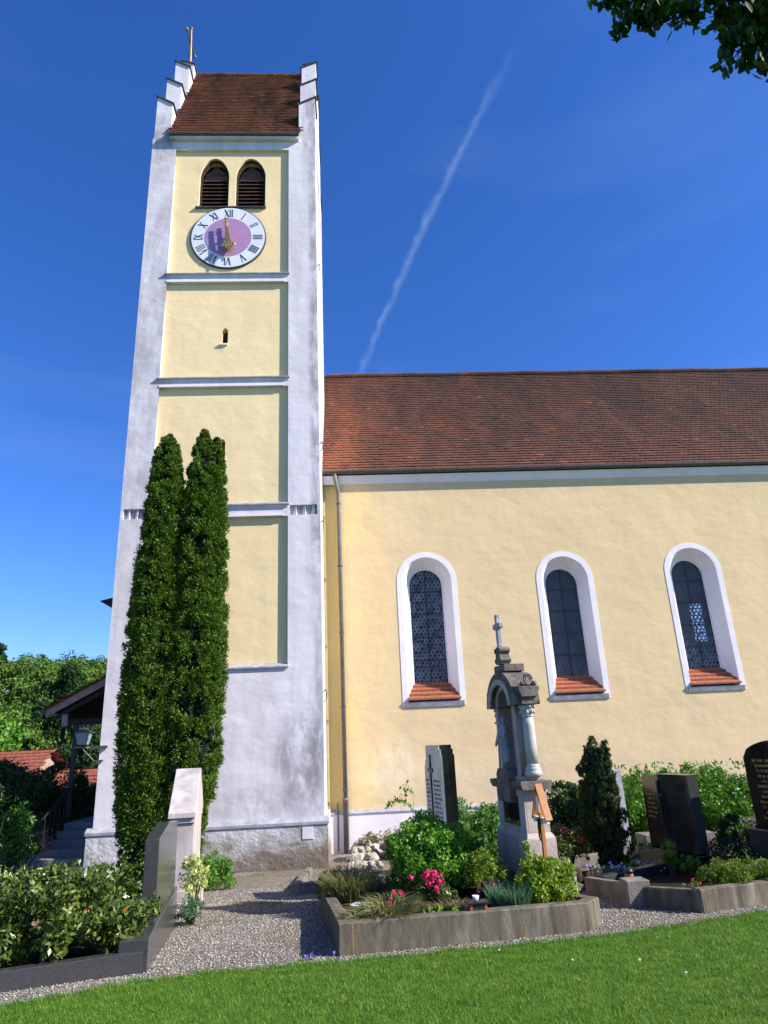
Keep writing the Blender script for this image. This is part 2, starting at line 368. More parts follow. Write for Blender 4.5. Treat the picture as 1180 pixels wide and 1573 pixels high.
L_box = leafmat('boxwood_green', [(.04, .12, .014), (.11, .27, .022), (.22, .44, .045)], .4, .25)
L_peony = leafmat('peony_green', [(.03, .09, .015), (.08, .19, .03), (.16, .30, .055)], .45, .25)
L_yel = leafmat('yellow_green', [(.09, .16, .015), (.22, .32, .025), (.36, .44, .05)], .45, .25)
L_yew = leafmat('yew_green', [(.014, .032, .008), (.036, .066, .014), (.075, .115, .024)], .5, .15)
L_rhodo = leafmat('rhododendron_green', [(.026, .046, .008), (.070, .11, .014), (.21, .26, .05)], .36, .12, .4)
L_vari = leafmat('variegated_cream_green', [(.10, .18, .03), (.42, .48, .14), (.66, .66, .30)], .4, .25)
L_hedge = leafmat('hedge_green', [(.03, .09, .012), (.085, .20, .02), (.17, .33, .04)], .4, .25)
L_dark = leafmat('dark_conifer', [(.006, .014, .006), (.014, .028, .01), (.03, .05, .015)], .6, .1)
L_grey = leafmat('grey_green', [(.05, .11, .05), (.10, .19, .09), (.15, .25, .13)], .5, .2)
L_tuft = leafmat('dry_grass_blades', [(.06, .09, .02), (.15, .17, .05), (.35, .30, .15)], .6, .25)
L_brown = leafmat('dry_brown', [(.07, .045, .03), (.14, .09, .06), (.2, .14, .10)], .8, .1)
L_heath = leafmat('heather_green', [(.05, .09, .010), (.12, .19, .016), (.22, .29, .03)], .6, .2)
L_forest = leafmat('forest_green', [(.045, .085, .018), (.085, .155, .026), (.15, .24, .042)], .8, .15, .1, .05)
L_tree2 = leafmat('far_tree_green', [(.010, .026, .009), (.02, .048, .014), (.035, .075, .02)], .7, .12, .1, .3)
L_over = leafmat('beech_leaf', [(.015, .04, .006), (.03, .07, .01), (.05, .10, .015)], .65, .12, .15)
L_stem = leafmat('pale_dry_stems', [(.20, .16, .08), (.35, .30, .16), (.5, .45, .25)], .7, .1)
F_pink = leafmat('pink_petal', [(.55, .02, .10), (.75, .04, .18), (.85, .15, .30)], .5, .2)
F_red = leafmat('red_petal', [(.40, .005, .01), (.62, .01, .025), (.70, .04, .05)], .5, .2)
F_lil = leafmat('lilac_petal', [(.40, .35, .70), (.65, .55, .85), (.85, .85, .9)], .5, .2)
F_purple = leafmat('purple_petal', [(.10, .04, .35), (.25, .15, .6), (.7, .7, .8)], .5, .2)
F_white = leafmat('white_petal', [(.7, .7, .66), (.8, .8, .78)], .5, .2)
F_dkred = leafmat('dark_red_leaf', [(.05, .01, .02), (.11, .02, .035), (.18, .05, .05)], .5, .1)

# ---------------------------------------------------------------- foliage
def unit(a): return a / np.maximum(np.linalg.norm(a, axis=1, keepdims=True), 1e-6)
def leafmesh(name, P, A, Nn, L, Wd, mat, parent=None, fold=0):
    """rhombic leaves: centre P, long axis A, normal hint Nn"""
    n = len(P); A = unit(A); B = unit(np.cross(A, Nn)); 
    L = np.broadcast_to(np.asarray(L, float).reshape(-1, 1), (n, 1)); Wd = np.broadcast_to(np.asarray(Wd, float).reshape(-1, 1), (n, 1))
    v = np.stack([P - A*L/2, P + B*Wd/2 - A*L*.05, P + A*L/2, P - B*Wd/2 - A*L*.05], 1).reshape(-1, 3)
    me = bpy.data.meshes.new(name); me.vertices.add(4*n); me.vertices.foreach_set('co', v.astype(np.float32).ravel())
    me.loops.add(4*n); me.loops.foreach_set('vertex_index', np.arange(4*n, dtype=np.int32))
    me.polygons.add(n); me.polygons.foreach_set('loop_start', np.arange(0, 4*n, 4, dtype=np.int32)); me.polygons.foreach_set('loop_total', np.full(n, 4, np.int32))
    me.update(); me.materials.append(mat)
    o = bpy.data.objects.new(name, me); C.objects.link(o)
    if parent is not None: o.parent = parent
    return o
def sphere_dirs(n, up=-.2):
    d = unit(rng.normal(size=(n*3, 3))); d = d[d[:, 2] > up][:n]; return d
def cloud(c, rad, ncl, rc, nl, up=-.3, updir=.5, squash=1):
    """leaf positions on lumps spread over an ellipsoid"""
    c = np.array(c, float); rad = np.array(rad, float)
    d = sphere_dirs(ncl, up); ncl = len(d)
    cc = c + d*rad*rng.uniform(.62, .98, (ncl, 1)); rr = rc*rng.uniform(.6, 1.3, (ncl, 1))
    idx = rng.integers(0, ncl, nl); e = unit(rng.normal(size=(nl, 3)) + d[idx]*.8)
    P = cc[idx] + e*rr[idx]*rng.uniform(.55, 1.05, (nl, 1))*np.array([1, 1, squash])
    return P, e
def bush(name, label, cat, c, rad, mat, nl, L, Wd, ncl=40, rc=None, base=None, up=-.3, upright=.4, group=None, stem=True, core=True):
    z0 = c[2]-rad[2] if base is None else base
    t = thing(name, label, cat, (c[0], c[1], z0), 0, group)
    lc = (0, 0, c[2]-z0); rc = rc or min(rad)*.33
    P, e = cloud(lc, rad, ncl, rc, nl, up)
    ni = nl//3; di = unit(rng.normal(size=(ni, 3))); Pi = np.array(lc) + di*np.array(rad)*rng.uniform(.15, .75, (ni, 1)); P = np.concatenate([P, Pi]); e = np.concatenate([e, di])
    keep = P[:, 2] > .01; P = P[keep]; e = e[keep]; k = len(P)
    A = unit(rng.normal(size=(k, 3))*.8 + e*.5 + np.array([0, 0, upright]))
    leafmesh('foliage', P, A, e + rng.normal(size=(k, 3))*.5, L*rng.uniform(.7, 1.25, k), Wd*rng.uniform(.7, 1.2, k), mat, t)
    if stem:
        mb = MB()
        for i in range(5):
            a = random.uniform(0, 2*pi); q = random.uniform(.3, .7)
            mb.tube([(random.uniform(-.03, .03), random.uniform(-.03, .03), -.05), (cos(a)*rad[0]*q*.5, sin(a)*rad[1]*q*.5, lc[2]*.6), (cos(a)*rad[0]*q, sin(a)*rad[1]*q, lc[2]+rad[2]*.35)], [.02, .014, .005], 5)
        mb.build('stems', M_bark, t)
    return t
def blades(name, c, r, n, h, w, mat, parent=None, spread=.6, droop=.35, seg=1):
    ang = rng.uniform(0, 2*pi, n); rr = np.sqrt(rng.uniform(0, 1, n))*r
    B0 = np.stack([c[0]+cos_(ang)*rr, c[1]+sin_(ang)*rr, np.full(n, c[2])], 1)
    a2 = ang + rng.normal(0, .6, n); tl = rng.uniform(.1, 1, n)*spread
    hh = h*rng.uniform(.55, 1.1, n)
    D = np.stack([cos_(a2)*tl, sin_(a2)*tl, np.ones(n)], 1); D = unit(D)
    T1 = B0 + D*hh[:, None]*.6; D2 = unit(D + np.stack([cos_(a2)*droop, sin_(a2)*droop, -np.full(n, droop)*.8], 1)); T2 = T1 + D2*hh[:, None]*.45
    S = unit(np.cross(D, np.tile([0, 0, 1.], (n, 1)) + rng.normal(0, .5, (n, 3)))) * w/2
    v = np.stack([B0-S, B0+S, T1+S*.8, T1-S*.8, T2], 1).reshape(-1, 3)
    me = bpy.data.meshes.new(name); me.vertices.add(5*n); me.vertices.foreach_set('co', v.astype(np.float32).ravel())
    k = np.arange(n)[:, None]*5
    li = np.concatenate([k+[0, 1, 2, 3], k+[3, 2, 4]], 1).astype(np.int32)
    me.loops.add(7*n); me.loops.foreach_set('vertex_index', li.ravel())
    ls = (np.arange(n)[:, None]*7 + [0, 4]).astype(np.int32); lt = np.tile([4, 3], (n, 1)).astype(np.int32)
    me.polygons.add(2*n); me.polygons.foreach_set('loop_start', ls.ravel()); me.polygons.foreach_set('loop_total', lt.ravel())
    me.update(); me.validate(); me.materials.append(mat); o = bpy.data.objects.new(name, me); C.objects.link(o)
    if parent is not None: o.parent = parent
    return o
cos_, sin_ = np.cos, np.sin
def flowers(name, pts, r, npet, mat, parent, L=.03):
    P = []; 
    for p in pts:
        k = npet; P.append(np.array(p) + rng.normal(0, r*.5, (k, 3)))
    P = np.concatenate(P); k = len(P)
    return leafmesh(name, P, rng.normal(size=(k, 3)), rng.normal(size=(k, 3)) + [0, -.5, .8], L*rng.uniform(.7, 1.2, k), L*.8, mat, parent)

# ---------------------------------------------------------------- ground
m, n, l, b = newmat('gravel', .95, .15)
co = n.new('ShaderNodeNewGeometry').outputs['Position']
vo = n.new('ShaderNodeTexVoronoi'); vo.inputs['Scale'].default_value = 42; l.new(co, vo.inputs['Vector'])
vsp = n.new('ShaderNodeSeparateColor'); l.new(vo.outputs['Color'], vsp.inputs[0])
r = ramp(n, [(0, (.11, .095, .075)), (.5, (.23, .205, .17)), (1, (.42, .39, .345))]); l.new(vsp.outputs[0], r.inputs[0])
rb = ramp(n, [(.42, (1, 1, 1)), (.60, (.78, .66, .5))]); l.new(noise(n, l, .8, 5, (1, 1, 1), .6, co), rb.inputs[0])
l.new(mixc(n, l, .8, r.outputs[0], rb.outputs[0], 'MULTIPLY'), b.inputs['Base Color'])
bump(n, l, b, [(mth(n, l, 'SUBTRACT', 1, vo.outputs['Distance']), 1, .02)])
M_gravel = m
m, n, l, b = newmat('lawn_soil', .95, .1)
co = n.new('ShaderNodeNewGeometry').outputs['Position']
r = ramp(n, [(.35, (.07, .15, .014)), (.65, (.12, .22, .022))]); l.new(noise(n, l, 5, 6, (1, 1, 1), .7, co), r.inputs[0]); l.new(r.outputs[0], b.inputs['Base Color'])
bump(n, l, b, [(noise(n, l, 60, 4, (1, 1, 1), .7, co), 1, .03)]); M_lawn = m
M_meadow = simple('meadow_ground', (.06, .12, .02), (.04, .08, .015), .2, .95, .1, 0)
m, n, l, b = newmat('pebble', .85, .25); g = n.new('ShaderNodeNewGeometry')
r = ramp(n, [(0, (.09, .075, .06)), (.35, (.21, .185, .15)), (.75, (.34, .31, .265)), (1, (.58, .545, .49))]); l.new(g.outputs['Random Per Island'], r.inputs[0]); l.new(r.outputs[0], b.inputs['Base Color']); M_pebble = m
m, n, l, b = newmat('grass_blade', .5, .25); g = n.new('ShaderNodeNewGeometry')
r = ramp(n, [(0, (.030, .095, .008)), (.45, (.080, .20, .012)), (.88, (.165, .31, .026)), (1, (.34, .34, .11))])
l.new(mth(n, l, 'ADD', mth(n, l, 'MULTIPLY', g.outputs['Random Per Island'], .7), mth(n, l, 'MULTIPLY', mth(n, l, 'SUBTRACT', noise(n, l, 7, 6, (1, 1, 1), .75, g.outputs['Position']), .40), 1.9), True), r.inputs[0])
l.new(r.outputs[0], b.inputs['Base Color'])
t = n.new('ShaderNodeBsdfTranslucent'); mx = n.new('ShaderNodeMixShader'); mx.inputs[0].default_value = .3
l.new(r.outputs[0], t.inputs[0]); l.new(b.outputs[0], mx.inputs[1]); l.new(t.outputs[0], mx.inputs[2]); l.new(mx.outputs[0], n['Material Output'].inputs[0]); M_blade = m

def hillz(x, y):
    if y < 24 and x > -9: return None
    d = max(0, min(1, (y-62)/75)); d = d*d*(3-2*d)*.95
    side = 1 - .35*max(0, min(1, (x+20)/120))
    return -4.5 + 19.3*d*side + .8*sin(x*.06) + .7*sin(x*.023+1)
def groundz(x, y):
    g0 = gz(y)
    h = hillz(x, y)
    if h is None: return g0
    k = max(0, min(1, (y-22)/10)) if x > -9 else max(max(0, min(1, (y-19.5)/8)), max(0, min(1, (-9.5-x)/5))*max(0, min(1, (y-12)/8)))
    k = k*k*(3-2*k)
    return g0*(1-k) + h*k
xs = [-600, -400, -280, -200] + list(range(-160, -20, 8)) + [-20, -17, -15, -13, -11.5, -10, -9, -8, -6, -4, -2, 0, 2, 4, 6, 8, 12, 16, 24, 34, 50] + list(range(70, 200, 16)) + [260, 400, 600]
ys = [-300, -100, -40, -15, -5, 0, 2, 4, 6, 8, 10, 12, 14, 15.5, 17, 18.5, 20, 22, 24, 27, 30, 34, 40, 48, 56] + list(range(62, 150, 6)) + [160, 180, 220, 300, 450, 700, 1100]
mb = MB()
vs = [(x, y, groundz(x, y)) for y in ys for x in xs]; nx = len(xs)
mb.add(vs, [(j*nx+i, j*nx+i+1, (j+1)*nx+i+1, (j+1)*nx+i) for j in range(len(ys)-1) for i in range(nx-1)])
gr = mb.build('ground', [M_gravel, M_meadow])
for p in gr.data.polygons:
    c = p.center
    if c.y > 22 or abs(c.x) > 14 or c.y < -6: p.material_index = 1
struct(gr)
edge_pts = [(-14, .8), (-8, 3.0), (-5, 4.75), (-3.6, 5.65), (-2.71, 6.22), (-2.2, 6.62), (-1.7, 6.86), (-1.0, 7.0), (-.42, 7.05), (.3, 7.11), (.94, 7.23), (1.7, 7.33), (2.36, 7.44), (3.2, 7.72), (4.54, 8.25), (6.0, 8.75), (8, 9.4), (14, 11.2)]
ex = np.array([p[0] for p in edge_pts]); ey = np.array([p[1] for p in edge_pts])
def lawn_edge(x): return np.interp(x, ex, ey) + .03*np.sin(x*9)+.02*np.sin(x*23+1)+.015*np.sin(x*51+np.sin(x*17)*2)
mb = MB(); xx_ = np.linspace(-14, 14, 225); rows = [-14, -5, 0, 2, 4]
vs = []
for x in xx_:
    e = float(lawn_edge(x)); yy = [r_ if r_ < e-.3 else e-.3+.01*k for k, r_ in enumerate(rows)] + [e-.2, e]
    for y in yy: vs.append((x, y, gz(y) + (.02 if y < e-.001 else .004)))
k = len(rows)+2
mb.add(vs, [(i*k+j, (i+1)*k+j, (i+1)*k+j+1, i*k+j+1) for i in range(len(xx_)-1) for j in range(k-1)])
struct(mb.build('lawn', M_lawn))
# grass blades on the visible lawn
NB = 290000
gx = rng.uniform(-6.5, 9.0, NB*2); gy = rng.uniform(3.4, 9.6, NB*2)
keep = (gy < lawn_edge(gx) + rng.normal(0, .025, NB*2)) & (gx > -.75*gy - 1.2) & (gx < .85*gy + 1.6)
gx = gx[keep][:NB]; gy = gy[keep][:NB]; nb = len(gx)
gzv = -.0725*(gy-4) + .012
tft = .5+.5*np.sin(gx*11+np.sin(gy*7)*2)*np.sin(gy*13+np.sin(gx*9)*2); hh = rng.uniform(.014, .030, nb)*(1+.55*tft); a = rng.uniform(0, 2*pi, nb); lean = rng.uniform(0, 1.1, nb)
S = np.stack([cos_(a), sin_(a), 0*a], 1)*.0026; B0 = np.stack([gx, gy, gzv], 1)
T = B0 + np.stack([cos_(a+1.6)*lean, sin_(a+1.6)*lean, np.ones(nb)], 1)*hh[:, None]
v = np.stack([B0-S, B0+S, T], 1).reshape(-1, 3)
me = bpy.data.meshes.new('grass'); me.vertices.add(3*nb); me.vertices.foreach_set('co', v.astype(np.float32).ravel())
me.loops.add(3*nb); me.loops.foreach_set('vertex_index', np.arange(3*nb, dtype=np.int32)); me.polygons.add(nb)
me.polygons.foreach_set('loop_start', np.arange(0, 3*nb, 3, dtype=np.int32)); me.polygons.foreach_set('loop_total', np.full(nb, 3, np.int32)); me.update(); me.materials.append(M_blade)
o = bpy.data.objects.new('grass', me); C.objects.link(o); tag(o, 'short mown green lawn grass in front of the graves', 'grass'); o['kind'] = 'stuff'
dz_ = [(1.75, 6.35), (2.25, 6.2), (1.25, 6.9), (2.4, 5.7)]
dl_ = ['in the middle right of the grass', 'right of the brightest one', 'near the gravel edge under the concrete border', 'low at the right', 'low left of centre', 'low in the centre', 'near the gravel at the right', 'near the left gravel edge', 'at the right edge']
for i_, (x_, y_) in enumerate(dz_):
    P_ = np.array([[x_, y_, gz(y_)+.045]]*9) + rng.normal(0, .004, (9, 3)); an = np.linspace(0, 2*pi, 9, endpoint=False)
    od = leafmesh('daisy', P_, np.stack([cos_(an), sin_(an), 0*an], 1), np.tile([0., 0, 1], (9, 1)), .022, .012, F_white); tag(od, 'tiny white daisy in the lawn, ' + dl_[i_], 'daisy', 'daisies in the lawn')
# loose pebbles on the gravel
def pebbles(name, label, n, xr, yr, size, cond):
    px = rng.uniform(*xr, n); py = rng.uniform(*yr, n); kp = cond(px, py); px = px[kp]; py = py[kp]; n = len(px)
    oct_ = np.array([[1, 0, 0], [0, 1, 0], [-1, 0, 0], [0, -1, 0], [0, 0, .7], [0, 0, -.7]])
    s = size*rng.uniform(.45, 1.35, (n, 1, 1)); v = oct_[None]*s*rng.uniform(.6, 1.2, (n, 6, 3))
    th = rng.uniform(0, 2*pi, n); c_, s_ = cos_(th)[:, None], sin_(th)[:, None]
    v = np.stack([v[..., 0]*c_-v[..., 1]*s_, v[..., 0]*s_+v[..., 1]*c_, v[..., 2]], -1)
    v += np.stack([px, py, -.0725*(np.minimum(py, 17)-4)+size*.35], 1)[:, None]
    f = np.array([[0, 1, 4], [1, 2, 4], [2, 3, 4], [3, 0, 4], [1, 0, 5], [2, 1, 5], [3, 2, 5], [0, 3, 5]])
    li = (f[None] + np.arange(n)[:, None, None]*6).astype(np.int32).ravel()
    me = bpy.data.meshes.new(name); me.vertices.add(6*n); me.vertices.foreach_set('co', v.astype(np.float32).ravel()); me.loops.add(len(li)); me.loops.foreach_set('vertex_index', li)
    me.polygons.add(8*n); me.polygons.foreach_set('loop_start', np.arange(0, 24*n, 3, dtype=np.int32)); me.polygons.foreach_set('loop_total', np.full(8*n, 3, np.int32)); me.update(); me.materials.append(M_pebble)
    o = bpy.data.objects.new(name, me); C.objects.link(o); tag(o, label, 'gravel'); o['kind'] = 'stuff'
pebbles('gravel_pebbles', 'loose grey and beige gravel pebbles on the churchyard path', 115000, (-5, 6), (5.0, 13.5), .0098,
        lambda x, y: (y > lawn_edge(x)+.0) & (x > -.62*y-.3) & (x < .66*y+.3))

# sparse weeds and fallen leaves on the gravel
nw = 9000; wx = rng.uniform(-2.2, .8, nw); wy = rng.uniform(9.5, 16.8, nw)
den = np.sin(wx*2.3+wy)*np.sin(wy*1.7-wx)+.35*np.sin(wx*7+wy*5); kp = (den > .45) & ~((wx > -.75) & (wy < 12.2)); wx = wx[kp]; wy = wy[kp]; nw = len(wx)
wo_ = leafmesh('gravel_weeds', np.stack([wx, wy, -.0725*(wy-4)+.02], 1), rng.normal(size=(nw, 3))*[1, 1, .4], rng.normal(size=(nw, 3))*.4+[0, 0, 1], .035*rng.uniform(.5, 1.4, nw), .014, L_tuft)
tag(wo_, 'thin green weeds and moss growing through the gravel near the tower', 'weeds'); wo_['kind'] = 'stuff'

# ---------------------------------------------------------------- church tower
TX0, TX1, TY = -5.88, -.68, 17.0
tower = thing('church_tower', 'tall white and yellow church tower with clock, stepped gables and red saddle roof', 'church tower', ((TX0+TX1)/2, 19.6, gz(17)))
PX0, PX1 = -5.12, -1.53
panels = [(3.56, 7.42), (7.80, 11.30), (11.62, 14.82), (15.15, 19.94)]
slots = [rect(-5.80, -5.16, 7.44, 7.72), rect(-1.48, -.76, 7.44, 7.72)]
plate('facade_wall', rect(TX0, TX1, .1, 20.4), [rect(PX0, PX1, a_, b_) for a_, b_ in panels] + slots, TY, TY+.095, M_white, tower)
belf = [(-4.33, -3.42), (-3.20, -2.27)]
slit1 = [(-3.45, 12.75), (-3.28, 12.75), (-3.28, 13.22), (-3.365, 13.30), (-3.45, 13.22)]
slit2 = [(-3.41, 9.15), (-3.25, 9.15), (-3.25, 9.66), (-3.33, 9.74), (-3.41, 9.66)]
mats = M_yellow
holes_t = [lancet(a_, b_, 17.72, 18.95, 19.66) for a_, b_ in belf]
for (a_, b_), hl in zip(panels, ([], [slit2], [slit1], holes_t)):
    plate('yellow_panel', rect(PX0-.03, PX1+.03, a_-.03, b_+.03), hl, TY+.0955, TY+.40, M_yellow, tower)
mb = MB()
for s_ in (-1, 1): pass
mb.box(TX0, PX0-.03, TY+.0955, TY+.4, .1, 20.4); mb.box(PX1+.03, TX1, TY+.0955, TY+.4, .1, 20.4)
zz_ = [.1] + [q for p_ in panels for q in (p_[0]-.03, p_[1]+.03)] + [20.4]
for i in range(0, len(zz_), 2): mb.box(PX0-.03, PX1+.03, TY+.0955, TY+.4, zz_[i], zz_[i+1])
mb.box(TX0, TX1, TY+.4005, 22.2, .1, 20.4)
mb.build('tower_walls', M_white, tower, world=True)
# bands of string courses between the panels
for zb, zt in ((7.42, 7.80), (11.30, 11.62), (14.82, 15.15)):
    mb = MB(); z = zt
    mb.prism([(TY-.07, z-.07), (TY-.07, z-.035), (TY+.09, z+.05), (TY+.09, z-.07)], 'x', PX0-.06, PX1+.04)
    mb.build('ledge_cap', M_ledge, tower, world=True)
    MB().prism([(TY-.035, z-.071), (TY-.004, z-.16), (TY-.004, z-.071)], 'x', PX0-.02, PX1-.01).build('ledge_moulding', M_white, tower, world=True)
    MB().box(PX0, PX1-.12, TY-.02, TY-.003, zb+.01, zb+.075).build('ledge_fillet', M_wframe, tower, world=True)
MB().prism([(TY-.05, 3.50), (TY-.05, 3.535), (TY+.09, 3.62), (TY+.09, 3.50)], 'x', PX0-.03, PX1+.03).build('panel_sill', M_ledge, tower, world=True)
# saw-tooth friezes
for x0, x1 in ((-5.80, -5.16), (-1.48, -.76)):
    mb = MB(); w = (x1-x0)/3
    for k in range(3):
        xa = x0 + w*(k+.28)
        mb.hexa([(xa, TY+.094, 7.44), (xa+w*.42, TY+.005, 7.44), (xa+w*.45, TY+.094, 7.44)], [(xa+w*.2, TY+.094, 7.715), (xa+w*.43, TY+.03, 7.715), (xa+w*.45, TY+.094, 7.715)])
    mb.build('sawtooth_brick', M_wframe, tower, world=True)
    MB().box(x0, x1, TY+.0952, TY+.0954, 7.44, 7.72).build('frieze_back', M_ledge, tower, world=True)
# plinth
mb = MB(); pr = [(TY-.10, gz(17)-.3), (TY-.10, .0), (TY-.10, .02), (TY+.0, .098), (TY+.3, .098), (TY+.3, gz(17)-.3)]
mb.prism(pr, 'x', TX0-.10, TX1+.08)
mb.box(TX0-.10, TX1+.08, TY+.3, 22.28, gz(17)-.3, .098)
mb.build('plinth', M_plinth, tower, world=True)
mb = MB(); mb.prism([(TY-.125, -.035), (TY-.125, .022), (TY-.0, .112), (TY-.0, .10), (TY-.095, .015), (TY-.095, -.035)], 'x', TX0-.13, TX1+.10)
mb.build('plinth_ledge', M_ledge, tower, world=True)
MB().box(-1.18, -.93, TY-.115, TY-.1, -.33, -.08).build('plaster_patch', M_white, tower, world=True)
# belfry windows
for a_, b_ in belf:
    outer = lancet(a_, b_, 17.72, 18.95, 19.66); c_ = (a_+b_)/2
    inner = [(c_+(x-c_)*.87, 18.6+(z-18.6)*.93) for x, z in outer]
    fr_ = plate('belfry_window', outer, [inner], TY+.16, TY+.22, M_darkwood, tower)
    mb = MB()
    for k in range(8):
        z = 17.80 + k*.145
        mb.prism([(TY+.18, z), (TY+.345, z+.11), (TY+.355, z+.13), (TY+.175, z+.03)], 'x', a_+.07, b_-.07)
    o = mb.build('louvre_slats', M_louver, None); me = o.data
    for v in me.vertices: v.co = tower.matrix_basis.inverted() @ v.co
    o.parent = fr_
    mb = MB(); mb.prism([(x, z) for x, z in [(a_+.06, 19.0), (b_-.06, 19.0), (b_-.16, 19.3), (c_, 19.58), (a_+.16, 19.3)]], 'y', TY+.34, TY+.36)
    o = mb.build('top_board', M_louver, None)
    for v in o.data.vertices: v.co = tower.matrix_basis.inverted() @ v.co
    o.parent = fr_
    o = MB().box(a_+.02, b_-.02, TY+.385, TY+.3995, 17.73, 19.6).build('dark_backing', M_black, None)  # near-black sheet painting the shade seen between the slats
    for v in o.data.vertices: v.co = tower.matrix_basis.inverted() @ v.co
    o.parent = fr_
MB().prism([(TY+.02, 17.64), (TY+.02, 17.68), (TY+.15, 17.715), (TY+.15, 17.64)], 'x', -4.42, -2.24).build('belfry_sill', M_zinc, tower, world=True)
for s_, sz in ((slit1, 12.75), (slit2, 9.15)):
    sw = MB().box(s_[0][0]-.02, s_[1][0]+.02, TY+.33, TY+.39, sz-.01, sz+.55).build('slit_window', M_darkwood, tower, world=True)
    MB().box(s_[0][0]-.06, s_[1][0]+.005, TY+.04, TY+.12, sz-.05, sz-.005).build('slit_sill', M_wframe, tower, world=True)
# clock
cx, cz, R_ = -3.37, 16.50, 1.15
clock = MB().lathe([(R_, 0), (R_, .045), (R_-.035, .055)], 0, 0, 72, Matrix.Translation((cx, TY+.095, cz)) @ Matrix.Rotation(pi/2, 4, 'X')).build('clock', M_clockb, tower, world=True)
def cpart(mb, name, mat, smooth=False):
    o = mb.build(name, mat, None, smooth)
    iv = tower.matrix_basis.inverted()
    for v in o.data.vertices: v.co = iv @ v.co
    o.parent = clock; return o
CM = Matrix.Translation((cx, TY+.095, cz)) @ Matrix.Rotation(pi/2, 4, 'X')
cpart(MB().lathe([(R_-.036, .0551), (R_-.036, .060)], 0, 0, 72, CM), 'clock_dial', M_clockw)
cpart(MB().lathe([(.712, .0602), (.712, .066)], 0, 0, 64, CM), 'clock_centre', M_clockp)
def stroke(mb, hour, u0, r0, u1, r1, w):
    th = pi/2 - hour*pi/6; er = Vector((cos(th), 0, sin(th))); et = Vector((sin(th), 0, -cos(th)))
    a = Vector((cx, 0, cz)) + er*r0 + et*u0; b_ = Vector((cx, 0, cz)) + er*r1 + et*u1
    d = (b_-a).normalized(); s_ = Vector((d.z, 0, -d.x))*w/2
    q = [a-s_, a+s_, b_+s_, b_-s_]; y0, y1 = TY+.034, TY+.0345
    mb.hexa([(p.x, TY+.0285, p.z) for p in q], [(p.x, TY+.034, p.z) for p in q])
rom = {1: 'I', 2: 'II', 3: 'III', 4: 'IIII', 5: 'V', 6: 'VI', 7: 'VII', 8: 'VIII', 9: 'IX', 10: 'X', 11: 'XI', 12: 'XII'}
ra, rb_ = .76, 1.045
for h, sx in rom.items():
    nm = MB()
    wd = {'I': .062, 'V': .15, 'X': .15}; tw = sum(wd[q] for q in sx); u = -tw/2
    for q in sx:
        w = wd[q]; c_ = u+w/2
        if q == 'I': stroke(nm, h, c_, ra, c_, rb_, .027)
        elif q == 'V': stroke(nm, h, c_, ra, c_-w*.42, rb_, .034); stroke(nm, h, c_, ra, c_+w*.42, rb_, .014)
        else: stroke(nm, h, c_+w*.42, ra, c_-w*.42, rb_, .034); stroke(nm, h, c_-w*.42, ra, c_+w*.42, rb_, .014)
        u += w
    cpart(nm, 'numeral', M_clockb)
def hand(name, ang, q, y):      # q scales the pattern; both hands carry a long finial tail
    Mh = Matrix.Translation((cx, TY+.095-y, cz)) @ Matrix.Rotation(radians(ang), 4, 'Y')
    mb = MB()
    mb.prism([(-.04*q, -.24*q), (.04*q, -.24*q), (.085*q, .32*q), (-.085*q, .32*q)], 'y', -.015, .015, Mh)
    for dx, rr in ((-.15, .065), (-.08, .08), (0, .09), (.08, .08), (.15, .065)): mb.ball((dx*q, 0, (.40+.15*abs(dx))*q), (rr*q, .035, rr*1.1*q), 8, 6, 0, Mh)
    mb.prism([(-.05*q, .36*q), (.05*q, .36*q), (.09*q, .54*q), (.035*q, .60*q), (0, .84*q), (-.035*q, .60*q), (-.09*q, .54*q)], 'y', -.012, .012, Mh)
    mb.tube([(0, 0, -.22*q), (0, 0, -.56*q)], [.03*q, .015*q], 6, Mh)
    for dz, rr in ((-.38, .055), (-.48, .042)): mb.ball((0, 0, dz*q), (rr*q, .035, rr*q), 8, 6, 0, Mh)
    mb.box(-.06*q, .06*q, -.01, .01, -.565*q, -.535*q, Mh)
    mb.tube([(0, y-.02, 0), (0, -.03, 0)], .04, 10, Mh)
    return cpart(mb, name, M_gold, False)
hand('minute_hand', 174, 1.0, .24); hand('hour_hand', 171, .86, .15)
